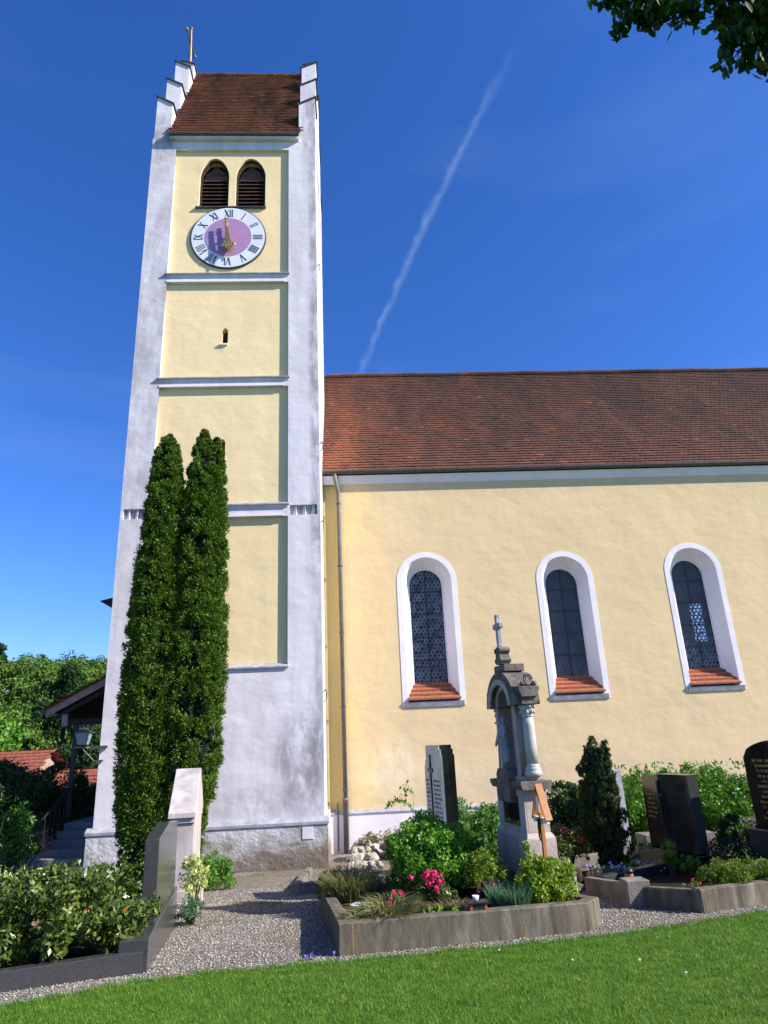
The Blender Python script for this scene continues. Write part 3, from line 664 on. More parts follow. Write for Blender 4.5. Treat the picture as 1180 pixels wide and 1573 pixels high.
# roof of the tower
def tiles(name, org, ud, vd, nu, nv, w, h, mat, parent, lift=.018, jit=.004):
    org, ud, vd = map(lambda q: np.array(q, float), (org, ud, vd)); ud /= np.linalg.norm(ud); vd /= np.linalg.norm(vd); nd = np.cross(ud, vd)
    i, j = np.meshgrid(np.arange(nu), np.arange(nv)); i = i.ravel(); j = j.ravel(); n = len(i)
    u0 = (i + .5*(j % 2))*w; v0 = j*h; jj = rng.normal(0, jit, n)
    P = org + u0[:, None]*ud + v0[:, None]*vd + jj[:, None]*nd; g = w*.998
    low = lift*1.9; 
    a = P + nd*low; b_ = a + ud*g; c_ = P + ud*g + vd*h*1.25 + nd*lift*.5; d = P + vd*h*1.25 + nd*lift*.5
    e = P + nd*(low-.02) ; f = e + ud*g
    # rounded nose: mid points drop lower
    m_ = a + ud*g*.5 - vd*h*.07
    v = np.stack([a, m_, b_, c_, d, e, m_-nd*.02, f], 1).reshape(-1, 3)
    li = np.concatenate([np.array([0, 1, 2, 3, 4, 5, 6, 1, 0, 6, 7, 2, 1])[None] + np.arange(n)[:, None]*8], 1).astype(np.int32)
    me = bpy.data.meshes.new(name); me.vertices.add(8*n); me.vertices.foreach_set('co', v.astype(np.float32).ravel()); me.loops.add(13*n); me.loops.foreach_set('vertex_index', li.ravel())
    me.polygons.add(3*n); me.polygons.foreach_set('loop_start', (np.arange(n)[:, None]*13 + [0, 5, 9]).astype(np.int32).ravel()); me.polygons.foreach_set('loop_total', np.tile([5, 4, 4], (n, 1)).astype(np.int32).ravel())
    me.update(); iv = parent.matrix_basis.inverted(); me.transform(iv); me.materials.append(mat)
    o = bpy.data.objects.new(name, me); C.objects.link(o); o.parent = parent; return o
RX0, RX1 = -5.33, -1.20
slope = Vector((0, 19.6-16.82, 26.42-20.42)); sl = slope.length
nr = int(sl/.165)
tiles('tower_roof', (RX0-.06, 16.82, 20.42), (1, 0, 0), slope, int((RX1-RX0)/.17)+1, nr, .17, sl/nr, M_ttile, tower, .026, .002)
mb = MB(); mb.prism([(16.84, 20.40), (19.6, 26.40), (22.36, 20.40)], 'x', RX0+.002, RX1-.002); mb.build('roof_core', M_darkwood, tower, world=True)
tiles('tower_roof_rear', (RX1+.06, 22.38, 20.42), (-1, 0, 0), (0, -slope.y, slope.z), int((RX1-RX0)/.17)+1, nr, .17, sl/nr, M_ttile, tower, .026, .002)
mb = MB()
for k in range(11):
    x0 = RX0+.01+k*.373; mb.tube([(x0, 19.6, 26.47), (x0+.385, 19.6, 26.475+.01*(k % 2))], [.085, .10], 8)
mb.build('ridge_tiles', M_ttile, tower, world=True)
MB().box(RX0, RX1, 16.86, TY-.001, 20.28, 20.40).build('eaves_board', M_white, tower, world=True)
MB().tube([(RX0, 16.83, 20.41), (RX1, 16.83, 20.41)], .055, 8).build('roof_gutter', M_zinc, tower, world=True)
# stepped gables
steps = [(17.0, 17.8, 21.88, 22.18), (17.8, 18.6, 23.72, 24.0), (18.6, 19.25, 25.62, 25.88), (19.25, 19.95, 26.62, 26.72), (19.95, 20.6, 25.62, 25.88), (20.6, 21.4, 23.72, 24.0), (21.4, 22.2, 21.88, 22.18)]
for side in (0, 1):
    xo, xi = ((-5.84, -5.33) if side == 0 else (-.67, -1.20))
    mb = MB()
    for (ya, yb, zi, zo) in steps:
        cp = MB()
        if zo > 26.6: xo_, xi_ = ((-5.80, -5.36) if side == 0 else (-.72, -1.16))
        else: xo_, xi_ = xo, xi
        mb.hexa([(xo_, ya, 20.4), (xi_, ya, 20.4), (xi_, yb, 20.4), (xo_, yb, 20.4)], [(xo_, ya, zo), (xi_, ya, zi), (xi_, yb, zi), (xo_, yb, zo)])
        dx = .05 if xo < xi else -.05; dz = .03
        cp.hexa([(xo_-dx, ya-.05, zo+.002+dz*1), (xi_+dx, ya-.05, zi+.002-dz), (xi_+dx, yb+.03, zi+.002-dz), (xo_-dx, yb+.03, zo+.002+dz)],
                [(xo_-dx, ya-.05, zo+.04+dz), (xi_+dx, ya-.05, zi+.04-dz), (xi_+dx, yb+.03, zi+.04-dz), (xo_-dx, yb+.03, zo+.04+dz)])
        cp.build('gable_coping', M_zinc, tower, world=True)
    mb.build('stepped_gable', M_white, tower, world=True)
# gilded cross on the left gable
cmb = MB(); pb = Vector((-5.58, 19.55, 26.7))
cmb.tube([pb, pb+Vector((-.05, .0, 2.2))], [.05, .035], 8); pm = pb+Vector((-.04, 0, 1.45))
for s_ in (-1, 1):
    cmb.tube([pm, pm+Vector((.03*s_, .52*s_, 0))], [.04, .035], 6); cmb.ball(pm+Vector((.03*s_, .55*s_, 0)), .07)
cmb.ball(pb+Vector((-.05, 0, 2.25)), .07); cmb.ball(pb+Vector((-.01, 0, .35)), .09)
cmb.box(pb.x-.10, pb.x+.06, pb.y-.08, pb.y+.08, 26.68, 26.9)
cmb.build('gilded_cross', M_oldgold, tower, world=True)
for zz0 in (2.9, 7.3, 9.6, 15.6):     # iron brackets with lightning cable on the right edge
    MB().tube([(TX1, 17.3, zz0), (TX1+.07, 17.25, zz0+.06), (TX1+.09, 17.22, zz0-.02), (TX1+.07, 17.2, zz0-.20), (TX1+.01, 17.2, zz0-.25)], .013, 6).build('iron_bracket', M_iron, tower, world=True)
# small eave fragment of the sacristy roof behind the tower
mb = MB(); mb.prism([(-7.30, 5.96), (-5.88, 6.30), (-5.88, 5.95), (-6.95, 5.78)], 'y', 20.0, 21.8)
mb.build('rear_eave', M_darkwood, tower, world=True)

# ---------------------------------------------------------------- nave
NY = 19.0
nave = thing('church_nave', 'long warm yellow church nave with arched windows and brown-red tiled roof', 'church', (11, 24, gz(17)))
wins = [(1.40, 3.13, 2.53, 6.86), (5.46, 7.14, 2.55, 6.76), (9.30, 11.02, 2.62, 6.90)]
bw = .155
wallx1 = 25.0; wx0 = -.26
holes = [arch(a_+bw, b_-bw, c_+.13, d_-bw) for a_, b_, c_, d_ in wins]
plate('nave_wall', rect(wx0, wallx1, .0, 9.15), holes, NY, NY+.30, M_nave, nave)
mb = MB(); mb.box(-.68, wx0-.001, NY+.13, NY+.30, -.0, 9.15); mb.build('corner_strip', M_navestrip, nave, world=True)
mb = MB(); mb.box(-.68, wallx1, NY+.62, 29, gz(17)-.2, 9.0); mb.build('nave_core', M_nave, nave, world=True)
for (a_, b_, c_, d_) in wins:
    op = arch(a_+bw, b_-bw, c_+.13, d_-bw); xc = (a_+b_)/2
    win = plate('window_surround', arch(a_, b_, c_-.0, d_, 22), [op], NY-.012, NY-.001, M_wframe, nave)
    def lw(mb, name, mat, sm=False):
        o = mb.build(name, mat, None, sm); o.data.transform(nave.matrix_basis.inverted()); o.parent = win; return o
    # splayed reveal from outer opening to glass opening
    g0, g1, gb, gt = xc-.49, xc+.49, c_+.62, d_-.42
    inn = arch(g0, g1, gb, gt); 
    outr = arch(a_+bw, b_-bw, c_+.13, d_-bw)
    k = len(outr); mb = MB()
    ya, yb = NY+.0005, NY+.44
    vs = [(x, ya, z) for x, z in outr] + [(x, yb, z) for x, z in inn]
    vs[0] = (outr[0][0], ya, c_+.13); 
    mid_ = [(p[0]*.22+q[0]*.78 - (.03 if p[0] < xc else -.03)*0, yb-.10, p[1]*.22+q[1]*.78) for p, q in zip(outr, inn)]
    fs = [(i, (i+1) % k, k+(i+1) % k, k+i) for i in range(k) if i != 0]
    mb.add(vs, fs); rv = lw(mb, 'reveal', M_wframe)
    plate_o = plate('inner_rebate', arch(g0-.10, g1+.10, gb-.02, gt+.10), [arch(g0+.015, g1-.015, gb+.01, gt-.015)], NY+.40, NY+.45, M_wframe, nave); plate_o.parent = win
    # glass
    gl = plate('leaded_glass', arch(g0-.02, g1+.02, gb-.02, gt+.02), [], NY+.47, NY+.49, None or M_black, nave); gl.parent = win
    win['_i'] = 0; del win['_i']
    mb = MB()
    mb.box(xc-.012, xc+.012, NY+.455, NY+.468, gb, gt)
    H = gt-gb
    for q in (.2, .4, .6, .8): mb.box(g0, g1, NY+.452, NY+.466, gb+H*q-.012, gb+H*q+.012)
    lw(mb, 'glazing_bars', M_iron)
    # tiled sill
    sw0, sw1 = a_+bw-.0, b_-bw+.0; mb = MB(); z0s, z1s = c_+.17, c_+.66
    nrow = 4
    for i in range(nrow):
        t0, t1 = i/nrow, (i+1)/nrow
        y0, y1 = NY-.09+.53*t0, NY-.09+.53*t1+.04; za, zb = z0s+(z1s-z0s)*t0, z0s+(z1s-z0s)*t1
        def xr(y):
            s_ = max(0, min(1, (y-NY)/.44)); return sw0+(g0-sw0)*s_+.004-(.03 if y < NY else 0), sw1+(g1-sw1)*s_-.004+(.03 if y < NY else 0)
        nt = 8
        for j in range(nt):
            f0, f1 = j/nt, (j+.985)/nt
            p0, p1 = xr(y0), xr(y1); X = lambda pp, f: pp[0]+(pp[1]-pp[0])*f
            mb.hexa([(X(p0, f0), y0, za), (X(p0, f1), y0, za), (X(p1, f1), y1, zb), (X(p1, f0), y1, zb)],
                    [(X(p0, f0), y0, za+.045), (X(p0, f1), y0, za+.045), (X(p1, f1), y1, zb+.015), (X(p1, f0), y1, zb+.015)])
    lw(mb, 'tiled_sill', M_silltile)
    lw(MB().prism([(NY-.03, c_-.01), (NY-.06, c_+.12), (NY+.1, c_+.15), (NY-.0, c_-.01)], 'x', a_+.06, b_-.05), 'sill_block', M_ledge)
# glass materials
def glassmat(name, hexsc, zlo, zhi, glow=None):
    m, n, l, b = newmat(name, .28, .3)
    co = n.new('ShaderNodeNewGeometry').outputs['Position']
    mp = n.new('ShaderNodeMapping'); mp.inputs['Scale'].default_value = (1, 0, 1.0); l.new(co, mp.inputs[0])
    sp = n.new('ShaderNodeSeparateXYZ'); l.new(co, sp.inputs[0])
    # hex lattice of round panes
    s_ = hexsc; X = mth(n, l, 'DIVIDE', sp.outputs[0], s_); Z = mth(n, l, 'DIVIDE', sp.outputs[2], s_*.866)
    row = mth(n, l, 'FLOOR', Z); par = mth(n, l, 'MULTIPLY', mth(n, l, 'MODULO', row, 2), .5)
    fx = mth(n, l, 'SUBTRACT', mth(n, l, 'FRACT', mth(n, l, 'ADD', X, par)), .5); fz = mth(n, l, 'SUBTRACT', mth(n, l, 'FRACT', Z), .5)
    d = mth(n, l, 'SQRT', mth(n, l, 'ADD', mth(n, l, 'MULTIPLY', fx, fx), mth(n, l, 'MULTIPLY', fz, mth(n, l, 'MULTIPLY', fz, .75))))
    rr = ramp(n, [(.0, (.010, .012, .016)), (.30, (.012, .015, .022)), (.35, (.19, .215, .26)), (.43, (.20, .22, .26)), (.47, (.015, .015, .017))]); l.new(d, rr.inputs[0])
    cid = n.new('ShaderNodeCombineXYZ'); l.new(mth(n, l, 'FLOOR', mth(n, l, 'ADD', X, par)), cid.inputs[0]); l.new(row, cid.inputs[1])
    wn_ = n.new('ShaderNodeTexWhiteNoise'); l.new(cid.outputs[0], wn_.inputs['Vector'])
    nn = noise(n, l, 2.2, 4, (1, 1, 1), .6, co, .3)
    zm = mth(n, l, 'MULTIPLY', mth(n, l, 'SUBTRACT', zhi, mth(n, l, 'ADD', sp.outputs[2], mth(n, l, 'MULTIPLY', nn, 1.2))), 1.2, True)
    vv = n.new('ShaderNodeHueSaturation'); l.new(mth(n, l, 'MULTIPLY_ADD' if False else 'ADD', mth(n, l, 'MULTIPLY', wn_.outputs['Value'], 1.3), .35), vv.inputs['Value']); l.new(rr.outputs[0], vv.inputs['Color'])  # per-pane brightness paints uneven reflections into the glass colour
    c = mixc(n, l, zm, (.045, .05, .06), vv.outputs[0]); l.new(c, b.inputs['Base Color']); l.new(mth(n, l, 'ADD', mth(n, l, 'MULTIPLY', wn_.outputs['Value'], .35), .15), b.inputs['Roughness'])
    bump(n, l, b, [(d, .15, .01)])
    if glow:  # emission stands in for daylight showing through from the opposite window
        x0, x1, z0, z1 = glow
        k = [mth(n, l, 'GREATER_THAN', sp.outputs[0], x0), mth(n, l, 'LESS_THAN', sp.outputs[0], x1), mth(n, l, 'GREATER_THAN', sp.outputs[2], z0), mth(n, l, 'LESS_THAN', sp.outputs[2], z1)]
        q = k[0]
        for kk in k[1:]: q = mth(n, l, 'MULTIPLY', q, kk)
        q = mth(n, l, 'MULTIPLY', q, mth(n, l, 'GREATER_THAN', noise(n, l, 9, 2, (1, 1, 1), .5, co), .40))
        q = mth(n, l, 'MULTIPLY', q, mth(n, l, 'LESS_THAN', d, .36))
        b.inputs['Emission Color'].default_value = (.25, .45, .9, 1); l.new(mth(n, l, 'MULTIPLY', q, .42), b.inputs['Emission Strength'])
    return m
gm = [glassmat('leaded_glass_round_panes', .118, 0, 9), glassmat('leaded_glass_misty', .118, 0, 4.4), glassmat('leaded_glass_daylight_glow', .118, 0, 5.1, (10.08, 10.43, 4.05, 5.15))]
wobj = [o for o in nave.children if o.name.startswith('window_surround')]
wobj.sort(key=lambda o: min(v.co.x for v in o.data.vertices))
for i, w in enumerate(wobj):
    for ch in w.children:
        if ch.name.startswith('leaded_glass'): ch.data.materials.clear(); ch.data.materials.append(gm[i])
# cornice, plinth, gutter, pipe
mb = MB(); mb.prism([(NY-.02, 9.04), (NY-.05, 9.09), (NY-.05, 9.13), (NY-.10, 9.20), (NY-.13, 9.28), (NY+.6, 9.28), (NY+.6, 9.151), (NY-.001, 9.151), (NY-.001, 9.04)], 'x', -.67, wallx1)
mb.build('cornice', M_wframe, nave, world=True)
mb = MB(); mb.prism([(NY-.055, gz(17)-.2), (NY-.055, -.05), (NY+.12, -.05), (NY+.12, gz(17)-.2)], 'x', -.6, wallx1); mb.build('nave_plinth', M_wframe, nave, world=True)
mb = MB(); mb.prism([(NY-.075, -.049), (NY-.075, -.02), (NY-.0, .055), (NY+.12, .055), (NY+.12, -.049)], 'x', -.6, wallx1); mb.build('plinth_ledge', M_ledge, nave, world=True)
ns = Vector((0, 24-18.84, 15.58-9.40)); nl_ = ns.length; nr = 46
tiles('nave_roof', (-.80, 18.84, 9.40), (1, 0, 0), ns, 150, nr, .172, nl_/nr, M_tile, nave, .026, .002)
tiles('nave_roof_rear', (wallx1, 29.16, 9.40), (-1, 0, 0), (0, -ns.y, ns.z), 150, 23, .172, nl_/23, M_tile, nave, .026, .002)
MB().prism([(18.86, 9.33), (24, 15.54), (29.14, 9.33)], 'x', -.66, wallx1).build('roof_core', M_darkwood, nave, world=True)
mb = MB(); x = -.68; k = 0
while x < wallx1:
    zr = 15.66 + .012*sin(x*1.1) + .008*sin(x*2.7); zr2 = 15.66 + .012*sin((x+.36)*1.1) + .008*sin((x+.36)*2.7)
    mb.tube([(x, 24, zr), (x+.38, 24, zr2)], [.10, .115], 8); x += .36; k += 1
mb.build('ridge_tiles', M_tile, nave, world=True)
mb = MB()
prof = [(18.72+.075*(1+cos(pi+pi*k/8)), 9.38-.085*sin(pi*k/8)) for k in range(9)]
pin = [(y+(.006 if y < 18.8 else -.006), z+.008) for y, z in prof]
mb.prism(prof + pin[::-1], 'x', -.72, wallx1); mb.build('gutter', M_zinc, nave, world=True)
PXp = -.19
def pipex(z): return PXp - .02
gp = MB(); gp.tube([(-.30, 18.8, 9.31), (-.30, 18.80, 9.15), (pipex(8.5), 18.90, 8.72), (pipex(8), 18.90, 8.5), (pipex(0), 18.90, .1)], .058, 12)
pipe = gp.build('downpipe', M_pipe, nave, True, world=True)
for zc in (8.4, 6.5, 4.6, 2.6, .55):
    o = MB().lathe([(.075, -.02), (.075, .02)], pipex(zc), 18.90, 12, Matrix.Translation((0, 0, zc))).build('pipe_clip', M_zinc, None); o.data.transform(nave.matrix_basis.inverted()); o.parent = pipe
o = MB().lathe([(.07, gz(17)), (.07, .28), (.085, .29), (.085, .34), (.06, .35)], pipex(0), 18.90, 12).build('pipe_foot', M_pipe, None, True); o.data.transform(nave.matrix_basis.inverted()); o.parent = pipe
MB().tube([(-.42, 18.92, .25), (-.42, 18.92, -.9)], .018, 6).build('lightning_rod', M_pipe, nave, world=True)

# ---------------------------------------------------------------- stairs, porch, lamp
st = thing('stone_staircase', 'grey stone steps climbing beside the left side of the tower', 'steps', (-6.5, 16.5, gz(16.5)))
for k in range(7):
    y0 = 16.45+.35*k; z = -.83+.155*k+.02
    MB().box(-7.12-.02*k*0, -5.99, y0, y0+.38 if k < 6 else 22.5, gz(17)-.1 if k == 0 else z-.30, z+.0).build('step', M_step, st, world=True, bevel=.008)
rl = MB()
rl.tube([(-7.08, 16.5, .05), (-7.08, 18.6, .95)], .022, 6)
hr = thing('handrail', 'black iron handrail with thin bars at the left of the stone steps', 'railing', (-7.08, 16.6, -.85))
rl.build('top_rail', M_iron, hr, world=True)
rb2 = MB(); rb2.tube([(-7.08, 16.55, -.60), (-7.08, 18.6, .28)], .014, 6); rb2.build('bottom_rail', M_iron, hr, world=True)
for k in range(9):
    y = 16.55+.255*k; f_ = (y-16.5)/2.1
    MB().tube([(-7.08, y, (-.84 if k in (0,) else -.60)+f_*.88), (-7.08, y, .06+f_*.9)], .016 if k in (0, 8) else .010, 6).build('baluster', M_iron, hr, world=True)
po = thing('wooden_porch', 'small wooden porch with red tiled lean-to roof beside the tower', 'porch', (-6.9, 20.5, gz(17)))
pa, pb_ = Vector((-7.98, 0, 2.80)), Vector((-5.90, 0, 3.88)); sv = pb_-pa
tiles('porch_roof', (-7.98, 22.9, 2.86), (0, -1, 0), (sv.x, 0, sv.z), 24, 13, .175, sv.length/13, M_redtile, po)
mb = MB(); mb.prism([(pa.x, pa.z-.02), (pb_.x, pb_.z-.02), (pb_.x, pb_.z+.045), (pa.x, pa.z+.045)], 'y', 18.85, 22.9); mb.build('roof_boards', M_darkwood, po, world=True)
M_verge = simple('grey_weathered_board', (.46, .32, .25), (.30, .21, .16), 5, .85, .2, .3, .006, 30)
mb = MB(); mb.prism([(pa.x+.02, pa.z-.14), (pb_.x, pb_.z-.14), (pb_.x, pb_.z+.05), (pa.x+.02, pa.z+.05)], 'y', 18.80, 18.845); mb.build('verge_board', M_verge, po, world=True)
mb = MB(); mb.prism([(pa.x-.05, pa.z+.03), (pb_.x, pb_.z+.055), (pb_.x, pb_.z+.11), (pa.x-.05, pa.z+.085)], 'y', 18.77, 18.90); mb.build('verge_tiles', M_redtile, po, world=True)
mb = MB(); mb.prism([(pa.x+.2, pa.z-.22), (pb_.x, pb_.z-.30), (pb_.x, pb_.z-.145), (pa.x+.2, pa.z-.12)], 'y', 18.9, 18.98); mb.build('rafter', M_darkwood, po, world=True)
mb = MB(); mb.box(-7.7, -5.9, 19.0, 19.14, 2.45, 2.60); mb.box(-7.55, -7.40, 18.9, 22.8, 2.60, 2.75); mb.build('beam', M_darkwood, po, world=True)
MB().box(-7.56, -7.42, 18.85, 18.95, 2.42, 2.72).build('beam_end', M_verge, po, world=True)
for y in (19.05, 22.6):
    MB().box(-7.31, -7.21, y, y+.1, -.15, 2.45).build('post', M_iron, po, world=True)
MB().box(-5.98, -5.883, 19.1, 22.7, .1, 3.6).build('rear_wall', M_darkwood, po, world=True)
lamp = thing('wall_lantern', 'square glass lantern on an iron bracket at the left edge of the tower', 'lantern', (-6.30, 16.95, 1.85))
lb = MB(); lb.box(-6.12, -5.70, 16.94, 16.985, 1.81, 1.87); lb.box(-5.98, -5.78, 16.95, 16.985, 1.51, 1.56); lb.build('wall_plate', M_zinc, lamp, world=True)
lb = MB(); lb.tube([(-6.1, 16.93, 1.84), (-6.42, 16.88, 1.86)], .014, 6); lb.tube([(-5.97, 16.94, 1.54), (-6.25, 16.9, 1.83)], .009, 6); lb.build('bracket_arm', M_verge, lamp, world=True)
def fr4(mb, cx, cy, r0, z0, r1, z1):
    mb.hexa([(cx-r0, cy-r0, z0), (cx+r0, cy-r0, z0), (cx+r0, cy+r0, z0), (cx-r0, cy+r0, z0)], [(cx-r1, cy-r1, z1), (cx+r1, cy-r1, z1), (cx+r1, cy+r1, z1), (cx-r1, cy+r1, z1)]); return mb
lx, ly = -6.23, 16.88
fr4(MB(), lx, ly, .095, 1.91, .15, 2.17).build('glass_panes', M_glasslamp, lamp, world=True)
fb = MB()
for sx in (-1, 1):
    for sy in (-1, 1): fb.tube([(lx+sx*.098, ly+sy*.098, 1.90), (lx+sx*.153, ly+sy*.153, 2.18)], .008, 5)
fb.box(lx-.105, lx+.105, ly-.105, ly+.105, 1.875, 1.908); fb.build('lamp_frame', M_iron, lamp, world=True)
fr4(fr4(MB(), lx, ly, .19, 2.172, .05, 2.25), lx, ly, .04, 2.251, .02, 2.29).build('lamp_roof', M_zinc, lamp, world=True)

# ---------------------------------------------------------------- background
def house(name, label, x0, x1, y0, ridge_y, ze, zr, zb, group=None):
    t = thing(name, label, 'house', ((x0+x1)/2, ridge_y, zb))
    dy = ridge_y-y0; s_ = Vector((0, dy, zr-ze)); nrow = max(6, int(s_.length/.32))
    tiles('roof', (x0, y0, ze), (1, 0, 0), s_, int((x1-x0)/.3), nrow, .3, s_.length/nrow, M_redtile, t, .03, .006)
    tiles('roof', (x1, y0+2*dy, ze), (-1, 0, 0), (0, -dy, zr-ze), int((x1-x0)/.3), nrow, .3, s_.length/nrow, M_redtile, t, .03, .006)
    MB().prism([(y0+.3, zb), (y0+.3, ze+.1), (ridge_y, zr-.12), (y0+2*dy-.3, ze+.1), (y0+2*dy-.3, zb)], 'x', x0+.25, x1-.5).build('wall', M_verge, t, world=True)
    for k in range(3):
        xx = x0+(x1-x0)*(.2+.3*k); MB().box(xx-.4, xx+.4, y0+.27, y0+.299, ze-1.7, ze-.5).build('window', M_black, t, world=True)
    return t
house('village_house', 'long white farm building with pale red roof behind the left bushes', -26, -16.5, 37, 41, -.2, 2.15, -4.4)
house('village_house', 'low building with bright red tiled roof seen behind the stair fence', -15.0, -8.5, 30, 35, -1.6, 1.12, -4.4)
fn = thing('slatted_fence', 'dark slatted fence behind the top of the stone steps', 'fence', (-6.8, 23.2, -.9))
mb = MB()
for k in range(19): mb.box(-8.6+k*.15, -8.6+k*.15+.085, 23.2, 23.23, -.9, .75)
mb.build('slats', M_darkwood, fn, world=True)
MB().box(-8.6, -5.8, 23.235, 23.28, -.3, -.22).box(-8.6, -5.8, 23.235, 23.28, .4, .48).build('fence_rail', M_darkwood, fn, world=True)

# wooded hill: one mass of leaf clumps
def forest():
    Ps = []; Es = []; Ls = []
    for i in range(900):
        y = random.uniform(66, 150); x = random.uniform(-.72*y-8, -.0*y) if i % 6 else random.uniform(-10, 110)
        h = random.uniform(4.2, 6.4); z = hillz(x, y); r_ = random.uniform(2.2, 3.6)
        k = 480 if x < -10 else 80
        P, e = cloud((x, y, z+h*.62), (r_, r_, h*.45), 14, r_*.42, k, -.4); Ps.append(P); Es.append(e); Ls.append(np.full(len(P), .85))
    P = np.concatenate(Ps); e = np.concatenate(Es); k = len(P)
    o = leafmesh('forest', P, rng.normal(size=(k, 3)), e+rng.normal(size=(k, 3))*.5, .5*rng.uniform(.6, 1.2, k), .36, L_forest)
    tag(o, 'bright green deciduous woodland covering the hill behind the church', 'forest'); o['kind'] = 'stuff'
forest()
def tree(name, label, base, h, rad, mat, nl, L, ncl=50, squash=1, cz=.6, hz=.42, group=None, tr=.02):
    t = thing(name, label, 'tree', base, 0, group)
    P, e = cloud((0, 0, h*cz), (rad, rad, h*hz), ncl, rad*.33, nl, -1)
    k = len(P); leafmesh('crown', P, rng.normal(size=(k, 3)), e+rng.normal(size=(k, 3))*.5, L*rng.uniform(.6, 1.2, k), L*.7, mat, t)
    mb = MB(); mb.tube([(0, 0, -.3), (0, .05, h*.45), (.05, 0, h*.85)], [h*tr, h*tr*.7, h*tr*.2], 7)
    for q in range(5):
        a = q*1.3; mb.tube([(0, 0, h*(.3+.08*q)), (cos(a)*rad*.6, sin(a)*rad*.6, h*(.45+.08*q))], [h*tr*.4, h*tr*.1], 5)
    mb.build('trunk', M_bark, t); return t
tree('tall_tree', 'tall dark green poplar standing in front of the wooded hill', (-19.9, 50, -4.4), 12.6, 1.9, L_tree2, 14000, .24, 110, cz=.55, hz=.45)
tree('pine_tree', 'dark conifer on the hill crest at the left edge', (-64.5, 128, 15.6), 6.6, 2.2, L_tree2, 1500, .8, 30)
tree('garden_tree', 'mid green leafy tree behind the porch post', (-15.2, 46, -4.4), 7.6, 2.3, L_tree2, 5000, .35, 60)
tree('garden_tree', 'olive green tree in front of the hill at the left edge', (-29.5, 58, -4.4), 9.0, 3.6, L_hedge, 6000, .45, 60)
tree('garden_tree', 'rounded leafy tree between the poplar and the tower', (-15.5, 60, -4.4), 9.4, 2.8, L_forest, 5000, .4, 60)

# bushes at the left by the stairs
bush('dark_shrub', 'large dark evergreen shrub left of the stone steps', 'shrub', (-8.55, 18.6, .35), (1.1, .9, 1.25), L_yew, 9000, .10, .05, 60, .3)
bush('dark_shrub', 'tall dark shrub in front of the red roof beside the porch post', 'shrub', (-8.05, 20.5, .35), (.75, .7, 1.15), L_yew, 6000, .10, .05, 50, .25)
bush('dark_shrub', 'low dark shrub beside the porch at the top of the steps', 'shrub', (-7.75, 22.2, -.1), (.9, .5, .95), L_yew, 5000, .10, .05, 50, .25)
bush('green_shrub', 'leafy green shrub growing against the iron handrail', 'shrub', (-7.75, 17.6, -.2), (.42, .5, .85), L_hedge, 3800, .09, .05, 40, .2)
bush('green_shrub', 'small green shrub at the left edge below the dry stems', 'shrub', (-7.9, 15.9, -.62), (.45, .4, .42), L_hedge, 2600, .07, .04, 30, .15)
ds = thing('dry_stem_bush', 'bush of pale dry stems with green leaves at the left edge', 'shrub', (-7.65, 15.5, gz(15.5)))
mb = MB()
for k in range(80):
    x, y = random.gauss(-.25, .32), random.gauss(0, .2); a = random.uniform(-.35, .35); h = random.uniform(1.0, 1.95)
    mb.tube([(x, y, 0), (x+a*.3, y+.05, h*.5), (x+a*.8, y+.1, h)], [.015, .012, .005], 4)
mb.build('stems', L_stem, ds)
P = np.stack([rng.normal(-.2, .38, 1500), rng.normal(0, .25, 1500), rng.uniform(.15, 1.85, 1500)], 1); leafmesh('foliage', P, rng.normal(size=(1500, 3)), rng.normal(size=(1500, 3)), .085, .042, L_hedge, ds)

